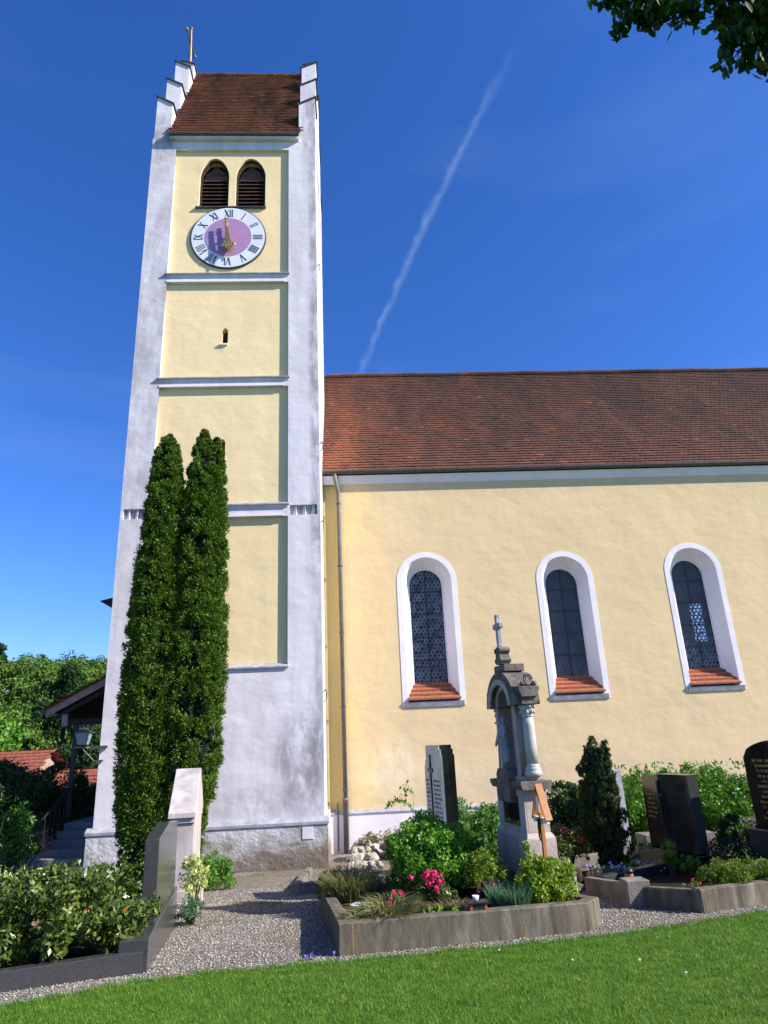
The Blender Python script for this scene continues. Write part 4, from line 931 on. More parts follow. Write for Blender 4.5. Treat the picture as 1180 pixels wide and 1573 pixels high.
# ---------------------------------------------------------------- columnar thujas
def thuja(label, x, y, zb, spires, nl, seed):
    t = thing('columnar_thuja', label, 'conifer', (x, y, zb), 0, 'columnar thujas in front of the church tower')
    Ps = []; As = []; Ns = []
    tot = sum(s_[3] for s_ in spires)
    for (dx, dy, prof, wt) in spires:
        zs = np.array([p_[0] for p_ in prof]); rs = np.array([p_[1] for p_ in prof])
        ncl = int(1500*wt/tot); zc = rng.uniform(0, 1, ncl*3)*(zs[-1]-zs[0])+zs[0]; rr = np.interp(zc, zs, rs); kp = rng.uniform(0, rs.max(), ncl*3) < rr+.12; zc = zc[kp][:ncl]; rr = rr[kp][:ncl]; ncl = len(zc)
        th = rng.uniform(0, 2*pi, ncl); lr = rr*rng.uniform(.78, .98, ncl)
        cc = np.stack([dx+cos_(th)*lr, dy+sin_(th)*lr, zc], 1); on = np.stack([cos_(th), sin_(th), 0*th], 1)
        k = int(nl*wt/tot); idx = rng.integers(0, ncl, k); sz = (.05+.105*np.minimum(rr/.5, 1))*rng.uniform(.65, 1.35, ncl)
        e = unit(rng.normal(size=(k, 3))*.75 + on[idx]*.95 + [0, 0, .45])
        P = cc[idx] + e*(sz[idx][:, None])*rng.uniform(.35, 1.0, (k, 1))*[1, 1, 1.25]
        A = unit(on[idx]*.25 + [0, 0, .45] + rng.normal(size=(k, 3))*.45 + e*.9)
        Ps.append(P); As.append(A); Ns.append(e+rng.normal(size=(k, 3))*.55)
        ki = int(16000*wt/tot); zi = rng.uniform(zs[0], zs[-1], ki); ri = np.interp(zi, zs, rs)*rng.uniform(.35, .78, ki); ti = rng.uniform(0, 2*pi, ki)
        Pi = np.stack([dx+cos_(ti)*ri, dy+sin_(ti)*ri, zi], 1); leafmesh('inner_sprays', Pi, rng.normal(size=(ki, 3))*.5+[0, 0, 1], rng.normal(size=(ki, 3))*.6+np.stack([cos_(ti), sin_(ti), 0*ti], 1), .20, .09, L_dark, t)  # darker green paints the shade pockets between the outer tufts
    P = np.concatenate(Ps); A = np.concatenate(As); Nn = np.concatenate(Ns); P[:, 2] = np.maximum(P[:, 2], .02)
    leafmesh('foliage', P, A, Nn, .066*rng.uniform(.5, 1.5, len(P)), .028*rng.uniform(.6, 1.3, len(P)), L_thuja, t)
    MB().tube([(0, 0, -.1), (0, 0, 1.2)], [.12, .09], 8).build('trunk', M_bark, t)
    return t
TYh = 15.0; zb = gz(15)
thuja('columnar thuja with a single pointed tip, left of the pair before the tower', -4.18, TYh, zb,
      [(-.0, 0, [(0, .30), (.8, .42), (2.2, .58), (4.0, .60), (5.8, .50), (7.2, .40), (8.6, .31), (9.2, .23), (9.5, .13), (9.62, .02)], 1)], 150000, 1)
thuja('columnar thuja with a twin tip, right of the pair before the tower', -3.32, TYh+.12, zb,
      [(-.05, 0, [(0, .18), (.8, .26), (1.5, .42), (2.2, .56), (3.2, .62), (4.0, .60), (5.8, .50), (7.2, .42), (8.6, .30), (9.3, .20), (9.65, .08), (9.78, .02)], 1),
       (.22, .05, [(3.8, .34), (5.8, .32), (7.2, .27), (8.6, .21), (9.2, .15), (9.5, .08), (9.6, .02)], .45)], 190000, 2)
bush('ivy_shrub', 'dark ground shrub under the thujas behind the granite headstone', 'shrub', (-3.9, 13.4, -.55), (1.25, .5, .33), L_rhodo, 5200, .07, .045, 60, .15)
bush('green_shrub', 'bright green shrub right of the white headstone', 'shrub', (-2.62, 13.6, -.50), (.38, .4, .40), L_hedge, 3600, .09, .02, 40, .14, upright=.8)

# ---------------------------------------------------------------- grave at the left
RZ = radians(8)
lg = thing('granite_grave_border', 'dark granite border kerb of the rhododendron grave', 'grave kerb', (-2.9, 7.0, gz(7)))
A0, B0_, = Vector((-5.0, 5.9, 0)), Vector((-1.93, 7.13, 0))
dv = (B0_-A0).normalized(); nv = Vector((-dv.y, dv.x, 0))
def wallseg(mb, a, b_, th, z0a, z0b, z1a, z1b):
    d = (b_-a).normalized(); q = Vector((-d.y, d.x, 0))*th
    mb.hexa([(a.x, a.y, z0a), (b_.x, b_.y, z0b), (b_.x+q.x, b_.y+q.y, z0b), (a.x+q.x, a.y+q.y, z0a)], [(a.x, a.y, z1a), (b_.x, b_.y, z1b), (b_.x+q.x, b_.y+q.y, z1b), (a.x+q.x, a.y+q.y, z1a)])
mb = MB(); wallseg(mb, A0, B0_, .12, -.35, -.35, -.02, -.06); mb.build('front_kerb', M_granite, lg, world=True, bevel=.006)
mb = MB(); wallseg(mb, Vector((-5.2, 8.0, 0)), Vector((-2.3, 9.4, 0)), .12, -.5, -.5, -.15, -.2); mb.build('back_kerb', M_granite, lg, world=True, bevel=.006)
mb = MB(); mb.hexa([(-5.0, 6.1, -.3), (-1.98, 7.25, -.3), (-2.3, 9.4, -.5), (-5.2, 8.0, -.5)], [(-5.0, 6.1, -.10), (-1.98, 7.25, -.12), (-2.3, 9.4, -.25), (-5.2, 8.0, -.2)])
struct(mb.build('grave_soil', M_soil))
gh = thing('granite_headstone', 'wide dark grey granite headstone with low pitched top seen edge-on', 'headstone', (-1.93, 7.3, gz(7.3)), RZ)
MB().box(-.24, .02, -.16, 2.45, -.2, .27).build('base', M_granite, gh, bevel=.006)
mb = MB(); mb.prism([(.42, .271), (2.3, .271), (2.3, 1.04), (1.35, 1.11), (.42, 1.03)], 'x', -.14, .0); mb.build('slab', M_granite, gh, bevel=.006)
# make the back (east) face honed lighter
wh = thing('white_headstone', 'white marble headstone with steep gabled top beside the thujas', 'headstone', (-2.36, 10.35, gz(10.4)), RZ)
mb = MB(); mb.box(-.20, .22, -.06, 1.55, -.2, .20); mb.box(-.165, .185, -.03, 1.52, .20, .34); mb.build('base', M_marble, wh, bevel=.01)
mb = MB(); mb.box(-.13, .15, .0, 1.48, .34, 1.16); mb.build('slab', M_marble, wh, bevel=.006)
mb = MB(); mb.prism([(-.07, 1.23), (-.07, 1.30), (.74, 1.86), (1.55, 1.30), (1.55, 1.23)], 'x', -.20, .165); mb.prism([(-.03, 1.161), (-.03, 1.228), (1.51, 1.228), (1.51, 1.161)], 'x', -.165, .16); mb.build('gabled_cap', M_marble, wh, bevel=.006)
# rhododendron
rh = bush('rhododendron', 'large glossy rhododendron with red buds filling the left grave', 'shrub', (-2.95, 7.55, .17), (.98, .62, .37), L_rhodo, 9500, .07, .03, 130, .13, base=-.15, up=-.5)
flowers('buds', [(random.uniform(-.8, .9), random.uniform(-.6, -.3), random.uniform(.25, .72)) for _ in range(9)], .015, 7, F_red, rh, .022)
flowers('withered_bloom', [(.12, -.62, .40), (.15, -.62, .38)], .025, 14, L_brown, rh, .04)
bush('rhododendron', 'rhododendron part spreading low to the left edge with yellow leaves', 'shrub', (-4.1, 7.2, .05), (.55, .6, .26), L_rhodo, 3500, .085, .034, 60, .13, base=-.15, up=-.5)
bush('variegated_euonymus', 'cream and green variegated bush spilling over behind the rhododendron', 'shrub', (-3.5, 8.15, .20), (.80, .30, .26), L_vari, 1500, .075, .03, 60, .12, base=-.25)
bush('variegated_euonymus', 'cream variegated bush at the left end of the rhododendron', 'shrub', (-3.55, 7.5, .20), (.26, .22, .22), L_vari, 500, .08, .03, 25, .10, base=-.15)
bush('variegated_euonymus', 'small cream variegated plant between the two left headstones', 'shrub', (-2.10, 9.95, -.0), (.16, .2, .32), L_vari, 600, .06, .028, 24, .08, base=-.45)
bush('blue_spruce_plant', 'small blue green plant at the foot of the white headstone', 'plant', (-2.08, 9.75, -.28), (.15, .2, .15), L_grey, 900, .05, .012, 24, .06, base=-.45)

# ---------------------------------------------------------------- central grave
cg = thing('concrete_grave_border', 'mossy concrete border of the large central grave', 'grave kerb', (1.1, 8.5, gz(8)))
def V(x, y): return Vector((x, y, 0))
A, B, Cc, D, Eb = V(-.18, 7.29), V(2.34, 7.72), V(2.60, 8.12), V(-.56, 11.3), V(2.36, 9.0)
def kerb(a, b_, th, name, parent, mat, dz=0, bev=.012):
    mb = MB(); wallseg(mb, a, b_, th, gz(a.y)-.1, gz(b_.y)-.1, topz(a.y)+dz, topz(b_.y)+dz); return mb.build(name, mat, parent, world=True, bevel=bev)
kerb(A+V(.0, .0), B, .14, 'front_kerb', cg, M_concrete)
kerb(B+V(.001, .002), Cc, .14, 'corner_kerb', cg, M_concrete, -.004)
kerb(Cc+V(0, .002), Eb, .14, 'side_kerb', cg, M_concrete, -.003)
kerb(D, A+V(-.003, .003), .15, 'side_kerb', cg, M_concrete, .003)
kerb(V(2.2, 11.5), D+V(.15, 0), .14, 'back_kerb', cg, M_concrete, .0)
mb = MB(); q = [A+V(.1, .1), B+V(-.05, .12), Cc+V(-.1, .05), V(2.3, 9.0), V(2.1, 11.5), D+V(.1, 0)]
mb.hexa([(p.x, p.y, gz(p.y)-.1) for p in q], [(p.x, p.y, topz(p.y)-.07) for p in q]); struct(mb.build('grave_soil', M_soil))
fc = thing('concrete_foundation', 'pale concrete foundation block beside the monument', 'block', (2.47, 9.3, gz(9)), RZ)
MB().box(-.02, .17, -.24, .12, -.1, .42).build('block', M_block, fc, bevel=.015)

# ---- monument
mo = thing('grave_monument', 'tall sandstone grave monument with round arch, column and stone cross', 'monument', (2.22, 9.66, -.30), RZ)
MB().box(-.36, .36, -.56, .56, -.3, .32).build('base_block', M_sanddk, mo, bevel=.01)
mb = MB(); mb.box(-.27, .27, -.47, .47, .32, .72)
mb.hexa([(-.27, -.47, .72), (.27, -.47, .72), (.27, .47, .72), (-.27, .47, .72)], [(-.23, -.42, .78), (.23, -.42, .78), (.23, .42, .78), (-.23, .42, .78)])
mb.build('lower_plinth', M_sand, mo, bevel=.006)
mb = MB(); mb.box(-.19, .225, -.41, .41, .78, 1.28)
for s_ in (-1, 1): mb.box(-.225, -.1905, s_*.33-.08, s_*.33+.08, .78, 1.28)
mb.box(-.225, -.1905, -.249, .249, .78, .84); mb.box(-.225, -.1905, -.249, .249, 1.20, 1.28); mb.build('die', M_sand, mo, bevel=.004)
MB().box(-.205, -.191, -.245, .245, .845, 1.195).build('inscription_plaque', M_blackst, mo)
mb = MB(); mb.prism([(-.30, 1.34), (-.26, 1.28), (.26, 1.28), (.30, 1.34), (.30, 1.385), (-.30, 1.385)], 'y', -.49, .49); mb.build('cornice', M_sanddk, mo, bevel=.004)
mb = MB(); mb.box(-.33, -.05, -.20, .20, 1.12, 1.46); mb.prism([(-.20, 1.461), (.20, 1.461), (.14, 1.53), (-.14, 1.53)], 'x', -.33, -.05); mb.build('statue_pedestal', M_sanddk, mo, bevel=.004)
mb = MB(); mb.box(-.20, .24, -.38, .38, 1.386, 1.44); mb.build('upper_step', M_sand, mo, bevel=.004)
# aedicule with arched niche (built in y-z, extruded along x)
def yzplate(name, outer, holes, x0, x1, mat, parent):
    o = plate(name, outer, holes, x0, x1, mat, None); 
    for v in o.data.vertices:
        a, b_, c_ = v.co; v.co = (b_, a, c_)
    import bmesh as bmm
    bm = bmm.new(); bm.from_mesh(o.data); bmm.ops.recalc_face_normals(bm, faces=bm.faces); bm.to_mesh(o.data); bm.free()
    o.parent = parent; return o
ZS = 2.34
yzplate('niche_wall', [(-.32, 1.44), (.32, 1.44), (.32, 2.315)]+[(.295*cos(pi*k/14), 2.32+.295*sin(pi*k/14)) for k in range(15)]+[(-.32, 2.315)], [arch(-.22, .22, 1.47, 2.55)], -.16, .10, M_sand, mo)
MB().box(.1005, .20, -.32, .32, 1.44, ZS).build('niche_back', M_sand, mo)
def half(r, c, n=18): return [(r*cos(pi*k/n), c+r*sin(pi*k/n)) for k in range(n+1)]
zc_ = 2.32
yzplate('archivolt', half(.47, zc_, 20), [[(y*.98, z+.004) for y, z in half(.30, zc_, 16)]], -.24, .26, M_sanddk, mo)
yzplate('arch_moulding', half(.37, zc_+.0, 20)+[(-.295, zc_), ]+half(.295, zc_+.0, 16)[::-1][1:-1]+[(.295, zc_)], [], -.275, -.2405, M_sand, mo)
yzplate('tympanum', half(.296, 2.345, 14), [], .101, .25, M_sanddk, mo)
for s_ in (-1, 1):
    y = s_*.40
    nm_ = 'column'
    c_ = MB().lathe([(.076, 1.585), (.077, 1.8), (.074, 2.05), (.070, 2.16)], .02, y, 20).build(nm_, M_colm, mo, True)
    o = MB().lathe([(.11, 1.44), (.11, 1.49), (.095, 1.50), (.102, 1.52), (.095, 1.54), (.084, 1.55), (.09, 1.565), (.077, 1.584)], .02, y, 18).build('column_base', M_colm, None, True); o.parent = c_
    cpm = MB().lathe([(.072, 2.161), (.084, 2.175), (.074, 2.19), (.08, 2.24), (.11, 2.315)], .02, y, 14)
    for k in range(8):
        a = k*pi/4; cpm.ball((.02+cos(a)*.10, y+sin(a)*.10, 2.29), (.024, .024, .02), 6, 4); cpm.ball((.02+cos(a+.39)*.09, y+sin(a+.39)*.09, 2.225), (.02, .02, .03), 6, 4)
    o = cpm.build('capital', M_colm, None, True); o.parent = c_
    mb = MB(); mb.box(-.13, .17, s_*.40-.11, s_*.40+.11, 2.32, 2.41); mb.prism([(-.13, 2.411), (.17, 2.411), (.22, 2.50), (.22, 2.545), (-.18, 2.545), (-.18, 2.50)], 'y', s_*.40-.14, s_*.40+.14); mb.build('entablature', M_sanddk, mo, bevel=.004)
    # volute
    mb = MB(); pts = [(-.18+.0, y+s_*.02, 2.62)]
    sp_ = []
    for k in range(26):
        a = k*.5; rr = .078*(1-k/30); sp_.append((.03+cos(a)*rr, s_*.50, 2.635+sin(a)*rr))
    mb.tube(sp_, [.022*(1-k/40) for k in range(26)], 6)
    mb.box(-.07, .13, min(s_*.40, s_*.52), max(s_*.40, s_*.52), 2.546, 2.59)
    mb.ball((.13, s_*.52, 2.58), (.05, .03, .035)); mb.ball((-.08, s_*.52, 2.58), (.04, .03, .03)); mb.build('volute', M_volute, mo, True)
MB().box(-.19, .23, -.17, .17, 2.785, 2.885).build('top_block', M_sanddk, mo, bevel=.006)
mb = MB(); mb.prism([(-.12, 2.901), (.12, 2.901), (.13, 2.94), (.095, 3.03), (.10, 3.10), (.05, 3.14), (-.05, 3.14), (-.10, 3.10), (-.095, 3.03), (-.13, 2.94)], 'x', -.09, .11); 
for s_ in (-1, 1): mb.tube([(-.1, s_*.10, 3.09), (.12, s_*.10, 3.09)], .035, 10); mb.tube([(-.1, s_*.12, 2.95), (.12, s_*.12, 2.95)], .028, 10)
o = mb.build('scroll_support', M_sanddk, mo, bevel=.0)
for v in o.data.vertices: v.co.x -= .10; v.co.y *= .72
mb = MB(); mb.box(-.03, .035, -.035, .035, 3.141, 3.60); mb.box(-.032, .037, -.13, .13, 3.40, 3.475); o = mb.build('stone_cross', M_greystatue, mo, bevel=.008)
for v in o.data.vertices: v.co.x -= .09
# robed statue leaning a cross, one continuous surface
def skin(name, nodes, edges, mat, parent, sub=2, root=0):
    me = bpy.data.meshes.new(name); me.from_pydata([q[:3] for q in nodes], edges, [])
    o = bpy.data.objects.new(name, me); C.objects.link(o)
    md = o.modifiers.new('s', 'SKIN'); 
    sv_ = me.skin_vertices[0].data if me.skin_vertices else None
    if sv_ is None:
        dg = bpy.context.evaluated_depsgraph_get(); sv_ = me.skin_vertices[0].data
    for i, q in enumerate(nodes): sv_[i].radius = (q[3], q[4] if len(q) > 4 else q[3])
    sv_[root].use_root = True
    ms = o.modifiers.new('u', 'SUBSURF'); ms.levels = sub; ms.render_levels = sub
    dg = bpy.context.evaluated_depsgraph_get(); dg.update(); m2 = bpy.data.meshes.new_from_object(o.evaluated_get(dg)); bpy.data.objects.remove(o)
    m2.materials.clear(); m2.materials.append(mat)
    for p in m2.polygons: p.use_smooth = True
    o2 = bpy.data.objects.new(name, m2); C.objects.link(o2)
    if parent is not None: o2.parent = parent
    return o2
try:
    nd = [(0, 0, .36, .075, .06), (0, 0, .2, .085, .07), (0, 0, .03, .105, .085), (0, 0, .50, .085, .055), (0, 0, .565, .03), (-.01, 0, .62, .040), (-.01, 0, .665, .036),
          (-.02, -.09, .51, .034), (-.07, -.12, .40, .028), (-.12, -.06, .46, .022), (-.02, .09, .51, .034), (-.06, .13, .39, .028), (-.10, .15, .28, .022)]
    ed = [(0, 1), (1, 2), (0, 3), (3, 4), (4, 5), (5, 6), (3, 7), (7, 8), (8, 9), (3, 10), (10, 11), (11, 12)]
    nd = [(-.19+q[0], q[1], 1.53+q[2]*1.0)+tuple(q[3:]) for q in nd]
    skin('saint_figure', nd, ed, M_greystatue, mo)
    MB().tube([(-.33, -.02, 1.54), (-.27, .0, 2.22)], .014, 6).box(-.30, -.275, -.09, .09, 2.10, 2.13).build('figure_cross', M_greystatue, mo)
except Exception as ex_: print('skin failed', ex_)

SXm, SYm = .70, 1.20
for ch in list(mo.children_recursive):
    k_ = ch.name.split('.')[0]
    if k_ in ('column', 'column_base', 'capital', 'volute'):
        cy_ = sum(v.co.y for v in ch.data.vertices)/len(ch.data.vertices); dy_ = cy_*(SYm-1)
        for v in ch.data.vertices: v.co.y += dy_; v.co.x *= (.8 if k_ == 'volute' else 1)
    elif k_ in ('stone_cross',): pass
    elif k_ in ('saint_figure', 'figure_cross'):
        for v in ch.data.vertices: v.co.x = v.co.x*.8
    else:
        for v in ch.data.vertices: v.co.x *= SXm; v.co.y *= SYm
# ---- small roofed cross with little roof
wc = thing('wooden_grave_cross', 'orange wooden grave cross with a small pitched roof', 'grave cross', (2.22, 8.72, -.35), RZ)
MB().box(-.022, .022, -.022, .022, 0, 1.36).build('post', M_orange, wc, bevel=.003)
MB().box(-.021, .021, -.20, .20, .995, 1.055).build('crossbar', M_beigest, wc, bevel=.003)
for s_ in (-1, 1):
    mb = MB(); mb.prism([(0, 1.40), (0, 1.425), (s_*.215, 1.035), (s_*.198, 1.025)], 'x', -.035, .055); mb.build('roof_board', M_orange, wc, bevel=.002)
mb = MB(); cxx = -.035
cp_ = MB(); cp_.ball((cxx, 0, 1.03), (.014, .014, .018)); cp_.tube([(cxx, 0, 1.01), (cxx-.005, .0, .96), (cxx, .01, .91), (cxx-.012, -.005, .86), (cxx, 0, .80)], [.014, .018, .014, .012, .006], 6)
cp_.tube([(cxx, 0, 1.0), (cxx+.005, -.09, 1.035)], [.008, .005], 5); cp_.tube([(cxx, 0, 1.0), (cxx+.005, .09, 1.035)], [.008, .005], 5); cp_.build('bronze_corpus', M_bronze, wc, True)
MB().box(-.028, -.023, -.035, .035, 1.11, 1.28).build('name_plate', M_porc, wc)

# ---- planting of the central grave
bush('boxwood_bush', 'big round bright green bush in the central grave', 'shrub', (.95, 9.75, .13), (.60, .5, .52), L_box, 22000, .048, .024, 170, .11, base=-.3, up=-.6)
bush('peony_bush', 'leafy mid green bush filling behind the monument', 'shrub', (1.95, 11.9, .02), (.66, .5, .58), L_peony, 8000, .085, .028, 80, .17, base=-.5, up=-.5)
bush('peony_bush', 'leafy green bush between the round bush and the monument', 'shrub', (1.52, 10.6, -.02), (.42, .4, .42), L_peony, 5000, .08, .026, 60, .13, base=-.4, up=-.5)
bush('golden_cypress', 'small yellowish conifer shrub left of the monument base', 'shrub', (1.58, 9.3, .02), (.24, .2, .28), L_yel, 2600, .035, .014, 50, .08, base=-.25)
bs = bush('golden_privet', 'bright yellow-green spiky bush in front of the monument', 'shrub', (2.04, 8.2, .07), (.35, .24, .27), L_yel, 5200, .04, .022, 70, .09, base=-.12, up=-.5)
Pq = np.array([(-.16, 0, .46), (-.14, 0, .53), (-.15, 0, .60), (-.02, 0, .36), (.07, 0, .33), (-.25, 0, .30)]); P = np.repeat(Pq, 60, 0)+rng.normal(0, .025, (360, 3)); leafmesh('shoots', P, rng.normal(size=(360, 3))+[0, 0, 1], rng.normal(size=(360, 3)), .035, .02, L_yel, bs)
lv = thing('lavender_plant', 'grey green lavender clump beside the yellow-green bush', 'plant', (1.62, 8.05, topz(8)-.07)); blades('foliage', (0, 0, 0), .2, 900, .26, .010, L_grey, lv, .5, .2)
tf = thing('grass_tuft', 'arching yellowish grass tuft at the front left of the central grave', 'plant', (.32, 7.72, topz(7.7)-.07)); blades('foliage', (0, 0, 0), .20, 900, .34, .011, L_tuft, tf, 1.3, .9)
tf = thing('grass_tuft', 'smaller dry grass tuft in the front corner of the central grave', 'plant', (.05, 7.6, topz(7.6)-.07)); blades('foliage', (0, 0, 0), .12, 260, .24, .011, L_tuft, tf, 1.4, .9)
tf = thing('grass_tuft', 'dark sedge tuft at the back left of the central grave', 'plant', (-.05, 9.9, topz(9.9)-.07)); blades('foliage', (0, 0, 0), .32, 1300, .42, .011, L_tuft, tf, .7, .4)
bush('dark_shrub', 'low dark green shrub at the rear left corner of the central grave', 'shrub', (-.22, 10.7, -.28), (.30, .4, .22), L_rhodo, 2600, .05, .02, 40, .1, base=-.45)
az = bush('azalea', 'pink flowering azalea between the tufts and the round bush', 'flowers', (.86, 8.45, .02), (.22, .18, .17), L_rhodo, 1300, .045, .02, 30, .07, base=-.12)
flowers('blossoms', [(random.gauss(0, .11), random.uniform(-.2, .05), random.uniform(.2, .36)) for _ in range(16)], .026, 26, F_pink, az, .035)
pf = bush('pink_perennial', 'small pink flowers among the arching grass', 'flowers', (.42, 7.95, .04), (.08, .08, .10), L_peony, 300, .03, .015, 12, .04, base=-.1)
flowers('blossoms', [(-.03, -.1, .26), (.03, -.12, .25), (-.08, -.12, .17), (-.05, -.1, .2)], .02, 24, F_pink, pf, .028)
tf = thing('dry_mat', 'brown withered ground cover in the middle of the central grave', 'plant', (1.0, 8.05, topz(8)-.07)); blades('foliage', (0, 0, 0), .24, 1500, .14, .008, L_brown, tf, 1.2, .6)
bush('strawberry_patch', 'low light green leaves along the front kerb of the central grave', 'plant', (.88, 7.66, -.02), (.24, .09, .05), L_heath, 700, .045, .03, 30, .04, base=-.07)
bush('red_leaf_plant', 'dark red leaved plant beside the lavender', 'plant', (1.52, 8.5, .0), (.14, .12, .10), F_dkred, 500, .045, .025, 20, .05, base=-.15)
gl_ = thing('grave_lantern', 'small dark grave lantern with red clay posts and a cup on top', 'lantern', (1.20, 7.62, topz(7.6)-.07), RZ)
mb = MB(); 
for sx in (-1, 1):
    MB().box(sx*.075-.013, sx*.075+.013, -.05, .05, 0, .135).build('clay_post', M_redclay, gl_)
MB().box(-.061, .061, -.045, .05, .0, .13).build('lantern_box', M_iron, gl_); MB().box(-.11, .11, -.07, .07, .136, .15).build('lid', M_bronze, gl_, bevel=.003)
MB().lathe([(.022, .151), (.036, .20), (.032, .20), (.02, .156)], -.01, 0, 12).build('cup', M_porc, gl_, True)
ds_ = thing('white_dish', 'shallow white dish on a stalk in the corner of the central grave', 'dish', (.02, 7.86, topz(7.8)-.05))
MB().lathe([(.02, .10), (.09, .135), (.085, .138), (.02, .11)], 0, 0, 18).build('bowl', M_porc, ds_, True); MB().tube([(0, 0, -.05), (0, 0, .1)], .01, 6).build('stalk', M_iron, ds_)
pn = thing('pansy', 'small purple and white pansies in the gravel by the kerb corner', 'flowers', (-.46, 7.22, gz(7.2)))
flowers('blossoms', [(-.03, 0, .035), (.03, .02, .04), (.0, -.04, .03), (.24, .03, .04)], .012, 12, F_purple, pn, .026)
P = rng.normal(0, .03, (50, 3)); P[:, 2] = abs(P[:, 2])*.5; leafmesh('foliage', P, rng.normal(size=(50, 3)), rng.normal(size=(50, 3)), .03, .015, L_peony, pn)

# ---- behind the central grave
sb = thing('small_grave_border', 'low concrete border of the small grave near the tower base', 'grave kerb', (-.9, 13, gz(13)))
for a_, b_ in ((V(-1.02, 12.2), V(-.52, 12.3)), (V(-.98, 15.2), V(-1.02, 12.2))):
    mb = MB(); wallseg(mb, a_, b_, .12, gz(a_.y)-.1, gz(b_.y)-.1, gz(a_.y)+.16, gz(b_.y)+.16); mb.build('kerb', M_grayst, sb, world=True, bevel=.01)
ts = thing('tall_headstone', 'tall beige headstone with black cross and black polished edge', 'headstone', (1.33, 10.75, -.60), RZ)
mb = MB(); mb.prism([(-.0, .0), (1.12, 0), (1.12, 1.86), (1.06, 1.86), (1.06, 1.95), (1.0, 1.95), (1.0, 2.16), (.14, 2.16), (.14, 2.10), (.06, 2.10), (.06, 2.02), (0, 2.02)], 'x', .022, .20); mb.build('slab', M_blackst, ts, bevel=.003)
mb = MB(); mb.prism([(.012, .85), (1.105, .85), (1.105, 1.85), (1.05, 1.85), (1.05, 1.94), (.99, 1.94), (.99, 2.15), (.15, 2.15), (.15, 2.09), (.07, 2.09), (.07, 2.01), (.012, 2.01)], 'x', .0, .0215); mb.build('stone_face', M_beigest, ts)
mb = MB(); mb.prism([(.012, .1), (1.105, .1), (1.105, .84), (.012, .84)], 'x', .0, .0215); mb.build('lower_panel', M_marble, ts)
mb = MB(); mb.box(-.025, -.001, .66, .73, .75, 2.02); mb.box(-.025, -.001, .56, .83, 1.76, 1.82); mb.build('black_cross', M_blackst, ts)
def inscription(name, parent, mat, ya, yb, zt, rows, rh_, x, gap=.45, seed=1, th=.004):
    rr = random.Random(seed); mb = MB()
    for k in range(rows):
        z = zt-k*rh_; y = yb - rr.uniform(0, .12)*(yb-ya); end = ya + rr.uniform(0, .25)*(yb-ya); h = rh_*(1-gap)
        while y > end:
            wl_ = rr.uniform(.35, .75)*h
            if rr.random() < .16: y -= h*.7; continue
            t_ = h*.17
            mb.box(x-th, x, y-t_, y, z, z+h*rr.choice((1, .72, 1)))
            if rr.random() < .7: mb.box(x-th, x, y-wl_, y-wl_+t_, z, z+h*.72)
            if rr.random() < .8: mb.box(x-th, x, y-wl_+t_, y-t_, z+rr.choice((0, .3, .6))*h, z+rr.choice((0, .3, .6))*h+t_)
            y -= wl_+h*.25
    return mb.build(name, mat, parent)
M_ins = simple('grey_inscription', (.30, .27, .22), None, 10, .8, .2, 0)
inscription('inscription', ts, M_ins, .78, 1.05, 1.62, 12, .062, -.0005, seed=3); inscription('inscription', ts, M_ins, .12, .60, 1.62, 12, .062, -.0005, seed=4)
sg = thing('young_sapling', 'thin young sapling with drooping leaves before the yellow wall', 'sapling', (1.10, 13.6, gz(13.6)))
mb = MB(); mb.tube([(0, 0, 0), (.02, 0, .7), (-.02, 0, 1.15), (-.25, 0, 1.32), (-.5, 0, 1.12)], [.008, .007, .005, .004, .002], 5); mb.tube([(.0, 0, 1.1), (.02, 0, 1.4), (-.12, 0, 1.62)], [.004, .003, .002], 5); mb.tube([(.0, 0, .95), (.25, 0, 1.10)], [.003, .002], 5); mb.build('stem', M_bark, sg)
P = []
for k in range(60):
    t_ = k/60
    P.append((-.02-.5*t_, random.gauss(0, .04), 1.15+.26*sin(t_*pi*.9)*.7-t_*.02+random.gauss(0, .03)))
for k in range(26): P.append((-.12+random.gauss(0, .06), random.gauss(0, .04), 1.5+random.gauss(0, .08)))
for k in range(12): P.append((.1+random.uniform(-.1, .2), random.gauss(0, .03), 1.0+random.uniform(0, .12)))
P = np.array(P); leafmesh('foliage', P, rng.normal(size=(len(P), 3))*.5+[0, 0, -1], rng.normal(size=(len(P), 3)), .085, .04, L_hedge, sg)
ordn = ['leftmost', 'second', 'third', 'fourth', 'fifth']
for row, cnt in enumerate((5, 4, 3)):
    for k in range(cnt):
        r_ = random.uniform(.075, .125); a = -.12+row*.05+k*.15+random.uniform(-.02, .02)
        o = MB().ball((0, 0, 0), (r_*1.2, r_, r_*.7), 9, 6, .2).build('fieldstone', M_rock, None, False)
        o.location = (a, 15.55+row*.14, gz(15)+.07+row*.125); o.rotation_euler = (random.uniform(-.6, .6), random.uniform(-.6, .6), random.uniform(0, 3))
        tag(o, '%s pale stone from the left in the %s row of the stone heap' % (ordn[k] if k else 'first', ('bottom', 'middle', 'top')[row]), 'stone', 'heap of pale stones by the downpipe')
rs_ = thing('dry_stone_bank', 'low mossy stone bank against the nave plinth behind the round bush', 'bank', (.9, 17.9, gz(17)))
mb = MB()
for k in range(60): mb.ball((random.uniform(-.9, .9), random.uniform(-.3, .3), random.uniform(.0, .42)), (random.uniform(.08, .2), .12, random.uniform(.05, .1)), 7, 5, .2)
mb.build('stones', M_rock, rs_, True)
wd_ = bush('weeds', 'thin green weeds growing on the stone bank', 'plant', (.9, 17.5, -.45), (.8, .25, .12), L_tuft, 900, .07, .02, 40, .1, base=-.9)

